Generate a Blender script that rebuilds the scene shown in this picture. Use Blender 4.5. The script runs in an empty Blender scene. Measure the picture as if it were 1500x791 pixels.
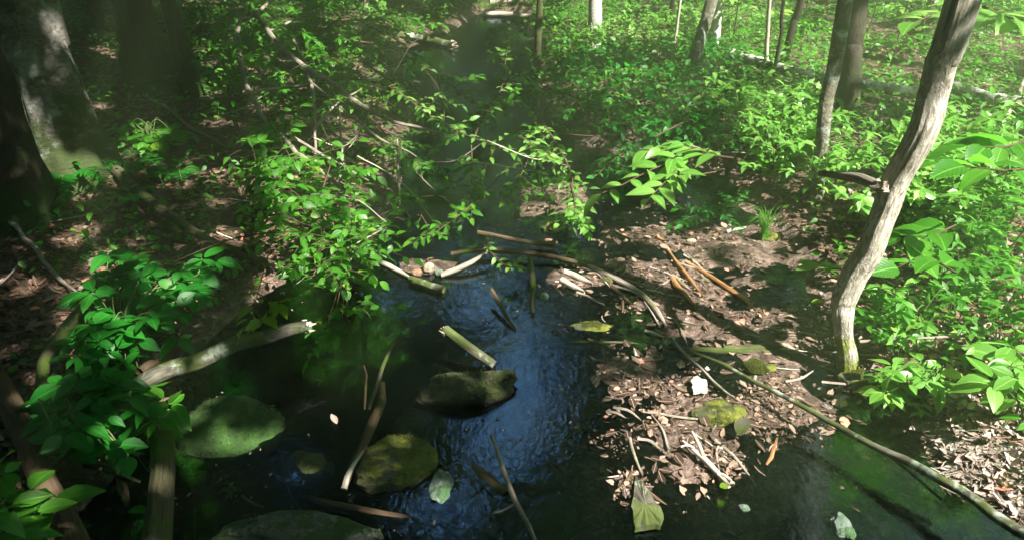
import bpy, math, random
import numpy as np
from mathutils import Vector, noise as mnoise

R = math.radians
sc = bpy.context.scene
rng = np.random.default_rng(7)
random.seed(7)

# ---------------------------------------------------------------- camera
FPX, CX, CY, CAMH, PITCH = 1071.0, 750.0, 395.5, 1.75, 30.0
cd = bpy.data.cameras.new("camera"); cam = bpy.data.objects.new("camera", cd)
sc.collection.objects.link(cam); sc.camera = cam
cam.location = (0, 0, CAMH); cam.rotation_euler = (R(90 - PITCH), 0, 0)
cd.sensor_width = 36; cd.lens = 36 * FPX / 1500; cd.clip_end = 500; cd.clip_start = 0.02

# ---------------------------------------------------------------- light
SUN_TO = np.array([0.50, -0.36, 0.79]); SUN_TO /= np.linalg.norm(SUN_TO)
w = bpy.data.worlds.new("World"); sc.world = w; w.use_nodes = True
nt = w.node_tree; nt.nodes.clear()
sky = nt.nodes.new("ShaderNodeTexSky"); sky.sky_type = 'NISHITA'; sky.sun_disc = False
sky.sun_elevation = math.asin(SUN_TO[2]); sky.sun_rotation = math.atan2(SUN_TO[0], SUN_TO[1])
sky.air_density = 1.0; sky.dust_density = 0.3; sky.ozone_density = 9.0
bg = nt.nodes.new("ShaderNodeBackground"); bg.inputs[1].default_value = 0.15
wo = nt.nodes.new("ShaderNodeOutputWorld")
nt.links.new(sky.outputs[0], bg.inputs[0]); nt.links.new(bg.outputs[0], wo.inputs[0])
sl = bpy.data.lights.new("sun", 'SUN'); sl.energy = 5.0; sl.angle = R(0.5); sl.color = (1.0, 0.95, 0.86)
so = bpy.data.objects.new("sun", sl); sc.collection.objects.link(so)
so.rotation_euler = Vector(SUN_TO).to_track_quat('Z', 'Y').to_euler()
sc.view_settings.view_transform = 'Standard'; sc.view_settings.look = 'None'
sc.view_settings.gamma = 1; sc.view_settings.exposure = 2.75
sc.view_settings.use_curve_mapping = False
sc.cycles.max_bounces = 8; sc.cycles.transparent_max_bounces = 12; sc.cycles.volume_bounces = 0
sc.cycles.caustics_reflective = False; sc.cycles.caustics_refractive = False
sc.cycles.use_denoising = True
HAZE = 0.034

# ---------------------------------------------------------------- projection helpers
th = R(PITCH); ct, st = math.cos(th), math.sin(th)
def ray(px, py):
    u = (np.asarray(px, float) - CX) / FPX; v = (np.asarray(py, float) - CY) / FPX
    return np.stack([u, ct - v * st, -st - v * ct], -1)       # camera space -> world, y forward
def gz(px, py, z=0.0):
    d = ray(px, py); t = (z - CAMH) / d[..., 2]
    return np.stack([d[..., 0] * t, d[..., 1] * t, np.zeros_like(t) + z], -1)
def topix(p):
    p = np.asarray(p, float); x = p[..., 0]; y = p[..., 1]; z = p[..., 2] - CAMH
    dep = y * ct - z * st; up = y * st + z * ct
    dep = np.where(dep > 0.05, dep, np.nan)
    return CX + FPX * x / dep, CY - FPX * up / dep

# ---------------------------------------------------------------- vector noise
def _h(ix, iy, s):
    n = (ix.astype(np.int64) * 374761393 + iy.astype(np.int64) * 668265263 + s * 974634777) & 0x7fffffff
    n = ((n ^ (n >> 13)) * 1274126177) & 0x7fffffff
    return ((n ^ (n >> 16)) & 0xffff) / 65535.0
def vn(x, y, s=0):
    x = np.asarray(x, float); y = np.asarray(y, float)
    ix = np.floor(x); iy = np.floor(y); fx = x - ix; fy = y - iy
    fx = fx * fx * (3 - 2 * fx); fy = fy * fy * (3 - 2 * fy)
    a = _h(ix, iy, s); b = _h(ix + 1, iy, s); c = _h(ix, iy + 1, s); d = _h(ix + 1, iy + 1, s)
    return (a * (1 - fx) + b * fx) * (1 - fy) + (c * (1 - fx) + d * fx) * fy
def fbm(x, y, o=4, s=0):
    r = 0; a = 0.5
    for k in range(o):
        r = r + a * (vn(x, y, s + k) - 0.5); x = x * 2.03 + 7.1; y = y * 2.03 + 3.3; a *= 0.5
    return r

# ---------------------------------------------------------------- terrain shape
WPIX = [(590, 74), (640, 56), (700, 24), (770, 22), (778, 70), (790, 150), (850, 220), (960, 235), (1060, 262), (1090, 320),
        (1130, 370), (1185, 410), (1205, 470), (1190, 530), (1240, 590), (1330, 640), (1400, 690), (1500, 775), (1640, 900),
        (1500, 1500), (200, 1500), (60, 900), (110, 760), (190, 680), (215, 620), (270, 560), (300, 500), (370, 440), (440, 400),
        (520, 372), (556, 330), (590, 240), (596, 150)]
WP = gz([p[0] for p in WPIX], [p[1] for p in WPIX])[:, :2]
def sdf(x, y):
    best = np.full(x.shape, 1e9); ins = np.zeros(x.shape, bool)
    n = len(WP)
    for i in range(n):
        ax, ay = WP[i]; bx, by = WP[(i + 1) % n]
        ex, ey = bx - ax, by - ay; l2 = ex * ex + ey * ey
        t = np.clip(((x - ax) * ex + (y - ay) * ey) / l2, 0, 1)
        best = np.minimum(best, (x - ax - t * ex) ** 2 + (y - ay - t * ey) ** 2)
        if ay != by:
            c = ((ay > y) != (by > y)) & (x < ex * (y - ay) / ey + ax)
            ins ^= c
    d = np.sqrt(best)
    return np.where(ins, -d, d)
# shoals of mud and litter: px, py, rx, ry, height
SHOALS = [(1010, 560, 240, 240, 0.004), (960, 330, 170, 90, 0.002), (970, 370, 150, 60, 0.014), (1050, 430, 130, 90, 0.020), (980, 490, 130, 70, 0.010), (955, 600, 105, 80, 0.015), (920, 690, 140, 110, 0.012), (1045, 680, 90, 110, 0.014),
          (1130, 500, 110, 80, 0.022), (840, 420, 100, 44, 0.012), (620, 392, 110, 26, 0.020), (800, 292, 120, 60, 0.022), (850, 470, 90, 34, 0.002), (1190, 610, 150, 80, 0.008), (1240, 730, 160, 70, -0.008), (810, 720, 60, 60, -0.05), (520, 430, 80, 40, 0.008), (330, 660, 80, 40, -0.02), (1100, 580, 110, 60, 0.012), (1340, 690, 90, 60, -0.006), (1460, 665, 90, 60, 0.055), (1430, 620, 60, 40, 0.05)]
def Hfun(x, y):
    x = np.asarray(x, float); y = np.asarray(y, float)
    d = sdf(x, y) + 0.16 * fbm(x * 2.2, y * 2.2, 3, 11) + 0.05 * fbm(x * 9, y * 9, 2, 12)
    dp = np.maximum(d, 0)
    bank = 0.012 + 0.20 * (1 - np.exp(-dp / 0.7)) + 0.014 * np.minimum(dp, 30) + 0.16 * fbm(x * 0.6, y * 0.6, 3, 3) * (1 - np.exp(-dp / 1.2)) + 0.05 * fbm(x * 5, y * 5, 3, 4) * (1 - np.exp(-dp / 0.15))
    bank = np.maximum(bank, 0.008)
    bed = -0.004 - 0.16 * (1 - np.exp(np.minimum(d, 0) / 0.3)) + 0.03 * fbm(x * 6, y * 6, 3, 5)
    z = np.where(d > 0, bank, np.minimum(bed, 0.0))
    px, py = topix(np.stack([x, y, np.zeros_like(x)], -1))
    ok = np.isfinite(px) & (y > 0.3)
    px = np.where(ok, px, -9999); py = np.where(ok, py, -9999)
    nz = 0.09 * fbm(x * 5, y * 5, 4, 8) + 0.02 * fbm(x * 24, y * 24, 2, 9)
    for a, b, rx, ry, hh in SHOALS:
        r2 = ((px - a) / rx) ** 2 + ((py - b) / ry) ** 2
        k = np.exp(-np.minimum(r2 * (1 + 1.6 * fbm(x * 3.1, y * 3.1, 3, 17)), 40) ** 1.3)
        z = np.where(z < 0.05, z * (1 - k) + (hh - (.012 if hh < .04 else 0) + nz * .6) * k, z)
    return z
def H1(x, y): return float(Hfun(np.array([x]), np.array([y]))[0])
GS = 0.03; GX0, GY0, GX1, GY1 = -14, -3, 14, 16
_gx = np.arange(GX0, GX1, 0.05); _gy = np.arange(GY0, GY1, 0.05)
_HG = Hfun(*np.meshgrid(_gx, _gy))
def H(x, y):                                  # fast bilinear lookup
    x = np.clip(np.asarray(x, float), GX0, GX1 - 0.11); y = np.clip(np.asarray(y, float), GY0, GY1 - 0.11)
    fx = (x - GX0) / 0.05; fy = (y - GY0) / 0.05; ix = fx.astype(int); iy = fy.astype(int); fx = fx - ix; fy = fy - iy
    return (_HG[iy, ix] * (1 - fx) + _HG[iy, ix + 1] * fx) * (1 - fy) + (_HG[iy + 1, ix] * (1 - fx) + _HG[iy + 1, ix + 1] * fx) * fy
def G(px, py):
    z = np.zeros_like(np.asarray(px, float))
    for _ in range(8):
        p = gz(px, py, z); z = 0.5 * z + 0.5 * H(p[..., 0], p[..., 1])
    p = gz(px, py, z); p[..., 2] = H(p[..., 0], p[..., 1]); return p
def A(px, py, f=1.0, up=0.0):                 # point on the view ray at a fraction f of the way to the ground
    g = G(px, py); g = np.where(g[..., 2:3] < 0, gz(px, py, 0.0), g); c = np.array([0, 0, CAMH]); return c + (g - c) * f + np.array([0, 0, up])
def Dp(px, py, Y):
    d = ray(px, py); t = Y / d[..., 1]; return np.array([0, 0, CAMH]) + d * t
def rng_of(p): return float(np.linalg.norm(np.asarray(p) - np.array([0, 0, CAMH])))

# ---------------------------------------------------------------- object helpers
col = sc.collection
def link(o, parent=None):
    col.objects.link(o)
    if parent is not None: o.parent = parent
    return o
def tag(o, label, cat, group=None, kind=None):
    if label: o['label'] = label
    if cat: o['category'] = cat
    if group: o['group'] = group
    if kind: o['kind'] = kind
    return o
def empty(name, loc, label, cat, group=None):
    o = bpy.data.objects.new(name, None); o.location = Vector(loc); o.empty_display_size = 0.1; link(o)
    return tag(o, label, cat, group)
def origin(parent):
    p = Vector((0, 0, 0))
    while parent is not None: p += parent.location; parent = parent.parent
    return np.array(p)
def mesh_np(name, V, tri, mat, parent=None, uv=None, smooth=True, quads=None, loc=None):
    """V (n,3) world coordinates; tri (m,3); quads (k,4)"""
    me = bpy.data.meshes.new(name)
    off = origin(parent) if loc is None else np.array(loc, float) + origin(parent)
    V = np.asarray(V, float) - off
    tri = np.zeros((0, 3), int) if tri is None else np.asarray(tri, int).reshape(-1, 3)
    quads = np.zeros((0, 4), int) if quads is None else np.asarray(quads, int).reshape(-1, 4)
    li = np.concatenate([tri.ravel(), quads.ravel()]).astype(np.int32)
    nf = len(tri) + len(quads)
    me.vertices.add(len(V)); me.vertices.foreach_set('co', V.astype(np.float32).ravel())
    me.loops.add(len(li)); me.loops.foreach_set('vertex_index', li)
    st_ = np.concatenate([np.arange(len(tri)) * 3, len(tri) * 3 + np.arange(len(quads)) * 4]).astype(np.int32)
    me.polygons.add(nf); me.polygons.foreach_set('loop_start', st_)
    me.polygons.foreach_set('loop_total', np.concatenate([np.full(len(tri), 3), np.full(len(quads), 4)]).astype(np.int32))
    if uv is not None:
        l = me.uv_layers.new(name='UVMap'); l.data.foreach_set('uv', np.asarray(uv, np.float32)[li].ravel())
    me.polygons.foreach_set('use_smooth', np.full(nf, smooth))
    me.materials.append(mat); me.update(calc_edges=True)
    o = bpy.data.objects.new(name, me); link(o, parent)
    if loc is not None: o.location = Vector(loc)
    return o
class MB:
    def __init__(s): s.v = []; s.t = []; s.q = []; s.u = []; s.n = 0
    def add(s, v, t=None, q=None, uv=None):
        v = np.asarray(v, float); s.v.append(v); s.u.append(np.zeros((len(v), 2)) if uv is None else np.asarray(uv, float))
        if t is not None and len(t): s.t.append(np.asarray(t, int) + s.n)
        if q is not None and len(q): s.q.append(np.asarray(q, int) + s.n)
        s.n += len(v)
    def build(s, name, mat, parent=None, loc=None, smooth=True):
        return mesh_np(name, np.concatenate(s.v), np.concatenate(s.t) if s.t else None, mat, parent, np.concatenate(s.u), smooth,
                       np.concatenate(s.q) if s.q else None, loc)
def spline(P, n):
    P = np.asarray(P, float)
    if len(P) < 3:
        t = np.linspace(0, 1, n)[:, None]; return P[0] * (1 - t) + P[-1] * t
    Q = np.vstack([2 * P[0] - P[1], P, 2 * P[-1] - P[-2]]); out = []
    T = np.linspace(0, len(P) - 1, n)
    for t in T:
        i = min(int(t), len(P) - 2); f = t - i; a, b, c, d = Q[i:i + 4]
        out.append(0.5 * (2 * b + (c - a) * f + (2 * a - 5 * b + 4 * c - d) * f * f + (3 * b - a - 3 * c + d) * f ** 3))
    return np.array(out)
def tube(mb, P, rad, sides=8, n=None, rough=0.0, seed=0, wob=0.0, cap=True, freq=3.0, rk=6, wf=9):
    P = np.asarray(P, float); rad = np.asarray(rad, float)
    L = np.sum(np.linalg.norm(np.diff(P, axis=0), axis=1))
    if n is None: n = int(np.clip(L / 0.06, 4, 60))
    S = spline(P, n); tt = np.linspace(0, 1, n); rr = np.interp(tt * (len(rad) - 1), np.arange(len(rad)), rad)
    if wob:
        for k in range(3): S[:, k] += wob * 2 * (vn(tt * L * wf + k * 17 + seed, np.zeros(n) + k, seed) - 0.5) * np.sin(np.pi * tt) ** 0.3
    T = np.gradient(S, axis=0); T /= np.linalg.norm(T, axis=1)[:, None] + 1e-9
    axis = np.argmin(np.abs(P[-1] - P[0])); ref = np.zeros(3); ref[axis] = 1
    U = np.cross(T, ref); U /= np.linalg.norm(U, axis=1)[:, None] + 1e-9; W = np.cross(T, U)
    a = np.linspace(0, 2 * np.pi, sides + 1)
    A2, T2 = np.meshgrid(a, tt * L)
    r2 = rr[:, None] * np.ones_like(A2)
    if rough:
        aa = A2 % (2 * np.pi)
        nz = sum(0.5 * vn(rk * 0.5 * (1 + np.cos(aa + q)) * 1.3, T2 * freq + rk * 0.5 * (1 + np.sin(aa + q)) + 3 * q, seed + int(q)) for q in (0, 2)) - 0.5
        r2 = r2 * (1 + rough * 2 * nz)
    V = S[:, None, :] + r2[..., None] * (np.cos(A2)[..., None] * U[:, None, :] + np.sin(A2)[..., None] * W[:, None, :])
    m = sides + 1
    uv = np.stack([A2 * np.mean(rr), T2 + seed * 0.37], -1).reshape(-1, 2)
    i = np.arange(n - 1)[:, None] * m + np.arange(sides)[None]
    q = np.stack([i, i + m, i + m + 1, i + 1], -1).reshape(-1, 4)   # winding fixed by recalculation not needed for two sided shading
    V = V.reshape(-1, 3); t = []
    if cap:
        for e, base in ((0, 0), (1, (n - 1) * m)):
            V = np.vstack([V, S[0 if e == 0 else -1]]); uv = np.vstack([uv, [0, 0]]); c = len(V) - 1
            for k in range(sides): t.append((c, base + k, base + k + 1) if e == 0 else (c, base + k + 1, base + k))
    mb.add(V, t, q[:, ::-1], uv); return S

# ---- leaves
def _tmpl(rows, prof):
    v = []; t = []; q = []
    v.append((0, 0))
    for r_, p_ in zip(rows, prof): v += [(-p_, r_), (0, r_), (p_, r_)]
    v.append((0, 1)); n = len(rows); last = len(v) - 1
    t += [(0, 2, 1), (0, 3, 2)]
    for k in range(n - 1):
        a = 1 + 3 * k; q += [(a, a + 1, a + 4, a + 3), (a + 1, a + 2, a + 5, a + 4)]
    a = 1 + 3 * (n - 1); t += [(a, a + 1, last), (a + 1, a + 2, last)]
    return np.array(v, float), np.array(t), np.array(q) if q else np.zeros((0, 4), int)
TH = _tmpl([.1, .26, .45, .64, .82, .93], [.26, .42, .5, .42, .23, .10])
TM = _tmpl([.25, .6], [.42, .4])
TL = (np.array([(0, 0), (-.5, .5), (.5, .5), (0, 1)], float), np.array([(0, 2, 1), (1, 2, 3)]), np.zeros((0, 4), int))
def leaves(mb, P, D, N, L, W, tmpl=TM, droop=0.25, fold=0.25, curl=None):
    P = np.asarray(P, float).reshape(-1, 3); n = len(P)
    if n == 0: return
    D = np.asarray(D, float).reshape(-1, 3); N = np.asarray(N, float).reshape(-1, 3)
    D = D / (np.linalg.norm(D, axis=1)[:, None] + 1e-9); X = np.cross(D, N); X /= np.linalg.norm(X, axis=1)[:, None] + 1e-9; N = np.cross(X, D)
    L = np.broadcast_to(np.asarray(L, float), (n,)); W = np.broadcast_to(np.asarray(W, float), (n,))
    dr = np.broadcast_to(np.asarray(droop, float), (n,))
    tv, tt, tq = tmpl; u = tv[:, 0]; v = tv[:, 1]; k = len(tv)
    wv = fold * np.abs(u)[None, :] * W[:, None] - dr[:, None] * (v ** 2)[None, :] * L[:, None]
    if curl is not None: wv = wv + curl[:, None] * (np.sin(v * 5 + 0)[None] * u[None] * 2) * W[:, None]
    V = P[:, None, :] + X[:, None, :] * (u[None, :, None] * W[:, None, None]) + D[:, None, :] * (v[None, :, None] * L[:, None, None]) + N[:, None, :] * wv[..., None]
    base = (np.arange(n) * k)[:, None, None]
    uv = np.tile(np.stack([u + 0.5, v], -1), (n, 1))
    mb.add(V.reshape(-1, 3), (tt[None] + base).reshape(-1, 3), (tq[None] + base).reshape(-1, 4) if len(tq) else None, uv)
def rnd(n, s=1.0): return rng.normal(size=(n, 3)) * s
UP = np.array([0, 0, 1.0])
def twig_leaves(mb, S, start, count, L, tmpl=TM, spread=0.9, up=0.35, droop=0.3, wr=0.55, jit=0.35):
    """alternate leaves along the sampled path S"""
    n = len(S); ts = np.linspace(start, 1, count)
    idx = ts * (n - 1); i = np.clip(idx.astype(int), 0, n - 2); f = (idx - i)[:, None]
    P = S[i] * (1 - f) + S[i + 1] * f; T = S[i + 1] - S[i]; T /= np.linalg.norm(T, axis=1)[:, None] + 1e-9
    side = np.cross(T, UP); side /= np.linalg.norm(side, axis=1)[:, None] + 1e-6
    sg = np.where(np.arange(count) % 2 == 0, 1, -1)[:, None] * np.ones((count, 1)); sg[-1] = 0
    D = T * 0.6 + side * sg * spread + UP * up * 0.3 + rnd(count, jit * 0.5)
    N = UP + rnd(count, jit)
    ll = L * rng.uniform(0.7, 1.15, count); ll[-1] *= 1.05
    leaves(mb, P, D, N, ll, ll * wr * rng.uniform(.85, 1.1, count), tmpl, droop)

# ---------------------------------------------------------------- materials
def newmat(name):
    m = bpy.data.materials.new(name); m.use_nodes = True; t = m.node_tree; t.nodes.clear(); return m, t
def nd(t, typ, **kw):
    n = t.nodes.new(typ)
    for k, v in kw.items():
        if k == 'ins':
            for a, b in v.items():
                if hasattr(b, 'is_output') or isinstance(b, bpy.types.NodeSocket): t.links.new(b, n.inputs[a])
                else: n.inputs[a].default_value = b
        else: setattr(n, k, v)
    return n
def c4(c): return (c[0], c[1], c[2], 1)
def ramp(t, fac, stops, interp='LINEAR'):
    n = t.nodes.new('ShaderNodeValToRGB'); n.color_ramp.interpolation = interp; e = n.color_ramp.elements
    while len(e) < len(stops): e.new(0.5)
    for i, (p, c) in enumerate(stops): e[i].position = p; e[i].color = c4(c) if len(c) == 3 else c
    t.links.new(fac, n.inputs[0]); return n.outputs[0]
def mixc(t, f, a, b, mode='MIX'):
    n = t.nodes.new('ShaderNodeMix'); n.data_type = 'RGBA'; n.blend_type = mode
    for s, v in ((0, f), (6, a), (7, b)):
        if isinstance(v, bpy.types.NodeSocket): t.links.new(v, n.inputs[s])
        else: n.inputs[s].default_value = v if s == 0 else c4(v)
    return n.outputs[2]
def noi(t, vec, scale, detail=4, rough=0.55, dist=0.0):
    n = nd(t, 'ShaderNodeTexNoise', ins={'Scale': scale, 'Detail': detail, 'Roughness': rough, 'Distortion': dist})
    if vec is not None: t.links.new(vec, n.inputs['Vector'])
    return n.outputs['Fac']
def mapv(t, vec, scale): return nd(t, 'ShaderNodeMapping', ins={'Vector': vec, 'Scale': scale}).outputs[0]
def bump(t, h, s, d=0.01): return nd(t, 'ShaderNodeBump', ins={'Height': h, 'Strength': s, 'Distance': d}).outputs[0]
def math_(t, op, a, b=0.0, clamp=False):
    n = t.nodes.new('ShaderNodeMath'); n.operation = op; n.use_clamp = clamp
    for i, v in enumerate((a, b)):
        if isinstance(v, bpy.types.NodeSocket): t.links.new(v, n.inputs[i])
        else: n.inputs[i].default_value = v
    return n.outputs[0]
def princ(t, colr, rough=0.7, spec=0.4, normal=None, **kw):
    b = nd(t, 'ShaderNodeBsdfPrincipled')
    for k, v in (('Base Color', colr), ('Roughness', rough), ('Specular IOR Level', spec), ('Normal', normal)):
        if v is None: continue
        if isinstance(v, bpy.types.NodeSocket): t.links.new(v, b.inputs[k])
        else: b.inputs[k].default_value = c4(v) if k == 'Base Color' else v
    return b.outputs[0]
def out(t, s): o = nd(t, 'ShaderNodeOutputMaterial'); t.links.new(s, o.inputs[0])

def leaf_mat(name, c1, c2, c3, trans, tmix=0.5, rough=0.45, veins=True):
    m, t = newmat(name)
    g = nd(t, 'ShaderNodeNewGeometry'); r_ = g.outputs['Random Per Island']
    colr = ramp(t, r_, [(0, c1), (0.6, c2), (0.95, c3), (1, [c3[0] * 2.2, c3[1] * 1.15, c3[2]])])
    uv = nd(t, 'ShaderNodeUVMap').outputs[0]; sp = nd(t, 'ShaderNodeSeparateXYZ', ins={0: uv})
    ob = nd(t, 'ShaderNodeTexCoord').outputs['Object']
    colr = mixc(t, math_(t, 'MULTIPLY', noi(t, ob, 45, 3), 0.5), colr, [x * 0.55 for x in c1])
    nrm = None
    if veins:
        au = math_(t, 'ABSOLUTE', math_(t, 'SUBTRACT', sp.outputs[0], 0.5))
        rib = math_(t, 'SUBTRACT', 1.0, math_(t, 'MULTIPLY', au, 22.0), True)
        wv = math_(t, 'SINE', math_(t, 'MULTIPLY', math_(t, 'SUBTRACT', sp.outputs[1], math_(t, 'MULTIPLY', au, 0.9)), 46.0))
        wv = math_(t, 'POWER', math_(t, 'MAXIMUM', wv, 0.0), 6.0)
        vein = math_(t, 'MAXIMUM', rib, math_(t, 'MULTIPLY', wv, 0.35))
        colr = mixc(t, math_(t, 'MULTIPLY', vein, 0.45), colr, [min(1, x * 2.2 + 0.02) for x in c3])
        nrm = bump(t, vein, 0.35, 0.002)
    a = princ(t, colr, rough, 0.5, nrm)
    tr = nd(t, 'ShaderNodeBsdfTranslucent', ins={'Color': mixc(t, 0.5, colr, trans)})
    tc = mixc(t, r_, trans, [x * 0.7 for x in trans]); t.links.new(tc, tr.inputs['Color'])
    ms = nd(t, 'ShaderNodeMixShader', ins={0: tmix}); t.links.new(a, ms.inputs[1]); t.links.new(tr.outputs[0], ms.inputs[2])
    out(t, ms.outputs[0]); return m
M = {}
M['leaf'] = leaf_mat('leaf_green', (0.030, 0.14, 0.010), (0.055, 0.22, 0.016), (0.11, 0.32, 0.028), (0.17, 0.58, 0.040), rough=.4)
M['leaf_deep'] = leaf_mat('leaf_shade_green', (0.008, 0.11, 0.008), (0.014, 0.16, 0.012), (0.028, 0.22, 0.018), (0.05, 0.40, 0.03))  # same leaf in shade, the cooler darker tone put into its colour
M['leaf_light'] = leaf_mat('leaf_sunlit_green', (0.09, 0.27, 0.03), (0.15, 0.38, 0.055), (0.25, 0.50, 0.10), (0.34, 0.66, 0.14), rough=0.36)  # sunlit copy of the leaf, brighter and yellower in its base colour
M['leaf_yellow'] = leaf_mat('leaf_yellow_green', (0.13, 0.26, 0.01), (0.18, 0.32, 0.015), (0.24, 0.38, 0.02), (0.40, 0.68, 0.03), 0.6)
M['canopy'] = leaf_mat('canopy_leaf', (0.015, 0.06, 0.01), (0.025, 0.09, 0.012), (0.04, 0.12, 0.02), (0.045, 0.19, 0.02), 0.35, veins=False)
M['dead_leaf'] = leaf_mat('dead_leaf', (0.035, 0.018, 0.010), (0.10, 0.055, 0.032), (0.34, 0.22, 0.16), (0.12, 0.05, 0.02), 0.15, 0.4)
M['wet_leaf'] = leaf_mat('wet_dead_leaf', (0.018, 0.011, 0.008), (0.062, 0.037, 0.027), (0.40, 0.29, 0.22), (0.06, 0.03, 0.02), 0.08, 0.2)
M['pale_leaf'] = leaf_mat('pale_dead_leaf', (0.16, 0.10, 0.075), (0.36, 0.27, 0.22), (0.62, 0.54, 0.48), (0.3, 0.2, 0.15), 0.15, 0.5)  # pale colour carries the sunlight of the corner litter
M['moss_dark'] = leaf_mat('moss_dark_tuft', (0.012, 0.022, 0.005), (0.024, 0.038, 0.007), (0.045, 0.06, 0.010), (0.06, 0.10, 0.01), 0.2, 0.8, veins=False)
M['moss_leaf'] = leaf_mat('moss_tuft', (0.05, 0.07, 0.01), (0.10, 0.12, 0.015), (0.17, 0.18, 0.02), (0.15, 0.25, 0.02), 0.3, 0.8, veins=False)

def bark_mat(name, dark, light, moss=(0.06, 0.10, 0.012), mossamt=0.4, mosslow=0.0, streak=(60, 9), lich=None, rough=0.85, bumpd=0.012, wet=0.0):
    m, t = newmat(name)
    uv = nd(t, 'ShaderNodeUVMap').outputs[0]; ob = nd(t, 'ShaderNodeTexCoord').outputs['Object']
    v1 = mapv(t, uv, (streak[0], streak[1], 1))
    a = noi(t, v1, 1.0, 6, 0.65, 0.6); b = noi(t, ob, 14, 5, 0.65)
    colr = ramp(t, a, [(0.36, dark), (0.52, [(x + y) / 2 for x, y in zip(dark, light)]), (0.66, light)])
    colr = mixc(t, ramp(t, b, [(0.4, (0, 0, 0)), (0.7, (0.7, 0.7, 0.7))]), colr, [x * 0.6 for x in light])
    if lich:
        l = ramp(t, noi(t, ob, 9, 5, 0.7, 0.4), [(0.5, (0, 0, 0)), (0.57, (1, 1, 1))])
        colr = mixc(t, l, colr, lich)
    mn = noi(t, ob, 6.5, 5, 0.7)
    if mosslow:
        z = nd(t, 'ShaderNodeSeparateXYZ', ins={0: ob}).outputs[2]
        mn = math_(t, 'ADD', mn, math_(t, 'MULTIPLY', math_(t, 'SUBTRACT', 1.0, math_(t, 'DIVIDE', z, mosslow), True), 0.28))
    mk = ramp(t, mn, [(0.72 - mossamt * 0.45, (0, 0, 0)), (0.80 - mossamt * 0.45, (1, 1, 1))])
    mcol = mixc(t, noi(t, ob, 30, 3), [x * 0.5 for x in moss], [x * 1.5 for x in moss])
    colr = mixc(t, mk, colr, mcol)
    h = math_(t, 'ADD', a, math_(t, 'MULTIPLY', noi(t, ob, 55, 4, .7), 0.35))
    out(t, princ(t, colr, rough - wet * 0.5, 0.3 + wet * 0.4, bump(t, h, 0.8, bumpd))); return m
M['bark_main'] = bark_mat('bark_grey_ridged', (0.12, 0.10, 0.065), (0.66, 0.61, 0.52), (0.13, 0.16, 0.015), 0.24, 0.3, (95, 7), bumpd=0.010)
M['bark_root'] = bark_mat('bark_root', (0.05, 0.04, 0.025), (0.30, 0.26, 0.19), (0.09, 0.11, 0.015), 0.5, 0, (95, 9))
M['bark_log'] = bark_mat('bark_pale_log', (0.12, 0.11, 0.085), (0.52, 0.50, 0.44), (0.06, 0.09, 0.03), 0.38, 0, (26, 40), (0.60, 0.60, 0.55), bumpd=0.008)
M['bark_grey'] = bark_mat('bark_grey_green', (0.07, 0.065, 0.045), (0.22, 0.20, 0.15), (0.06, 0.09, 0.02), 0.4, 0, (60, 12), (0.30, 0.33, 0.30))
M['bark_dark'] = bark_mat('bark_dark', (0.018, 0.014, 0.010), (0.07, 0.055, 0.04), (0.03, 0.05, 0.012), 0.35, 0.4, (50, 8))
M['bark_birch'] = bark_mat('bark_pale_birch', (0.28, 0.26, 0.22), (0.72, 0.70, 0.64), (0.10, 0.14, 0.05), 0.1, 0, (18, 60), bumpd=0.004)
M['bark_old'] = bark_mat('bark_grey_lichened', (0.035, 0.032, 0.025), (0.17, 0.16, 0.14), (0.035, 0.05, 0.014), 0.42, 0.5, (30, 20), (0.17, 0.19, 0.16))
M['wood_pale'] = bark_mat('wood_pale', (0.28, 0.23, 0.18), (0.62, 0.55, 0.46), (0.12, 0.15, 0.05), 0.12, 0, (120, 8), bumpd=0.004)
M['wood_grey'] = bark_mat('wood_grey', (0.12, 0.10, 0.08), (0.36, 0.31, 0.26), (0.09, 0.11, 0.02), 0.32, 0, (120, 10), bumpd=0.005)
M['wood_brown'] = bark_mat('wood_brown', (0.028, 0.018, 0.011), (0.13, 0.085, 0.05), (0.07, 0.085, 0.015), 0.34, 0, (110, 10), bumpd=0.005)
M['wood_orange'] = bark_mat('wood_orange', (0.09, 0.04, 0.018), (0.44, 0.21, 0.08), (0.10, 0.10, 0.02), 0.25, 0, (120, 10), bumpd=0.004, wet=0.6)
M['wood_moss'] = bark_mat('wood_mossy', (0.03, 0.024, 0.014), (0.12, 0.10, 0.06), (0.05, 0.075, 0.012), 0.55, 0, (80, 10), bumpd=0.008)
M['wood_lichen'] = bark_mat('wood_lichened', (0.03, 0.028, 0.02), (0.13, 0.12, 0.09), (0.06, 0.08, 0.02), 0.6, 0, (60, 14), (0.25, 0.30, 0.23), bumpd=0.006)
M['stem'] = bark_mat('plant_stem', (0.05, 0.09, 0.02), (0.14, 0.17, 0.06), (0.05, 0.09, 0.02), 0.3, 0, (200, 20), bumpd=0.001)
M['break'] = bark_mat('wood_broken_pale', (0.25, 0.20, 0.14), (0.55, 0.48, 0.38), (0.2, 0.2, 0.1), 0.0, 0, (150, 10), bumpd=0.004)
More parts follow.
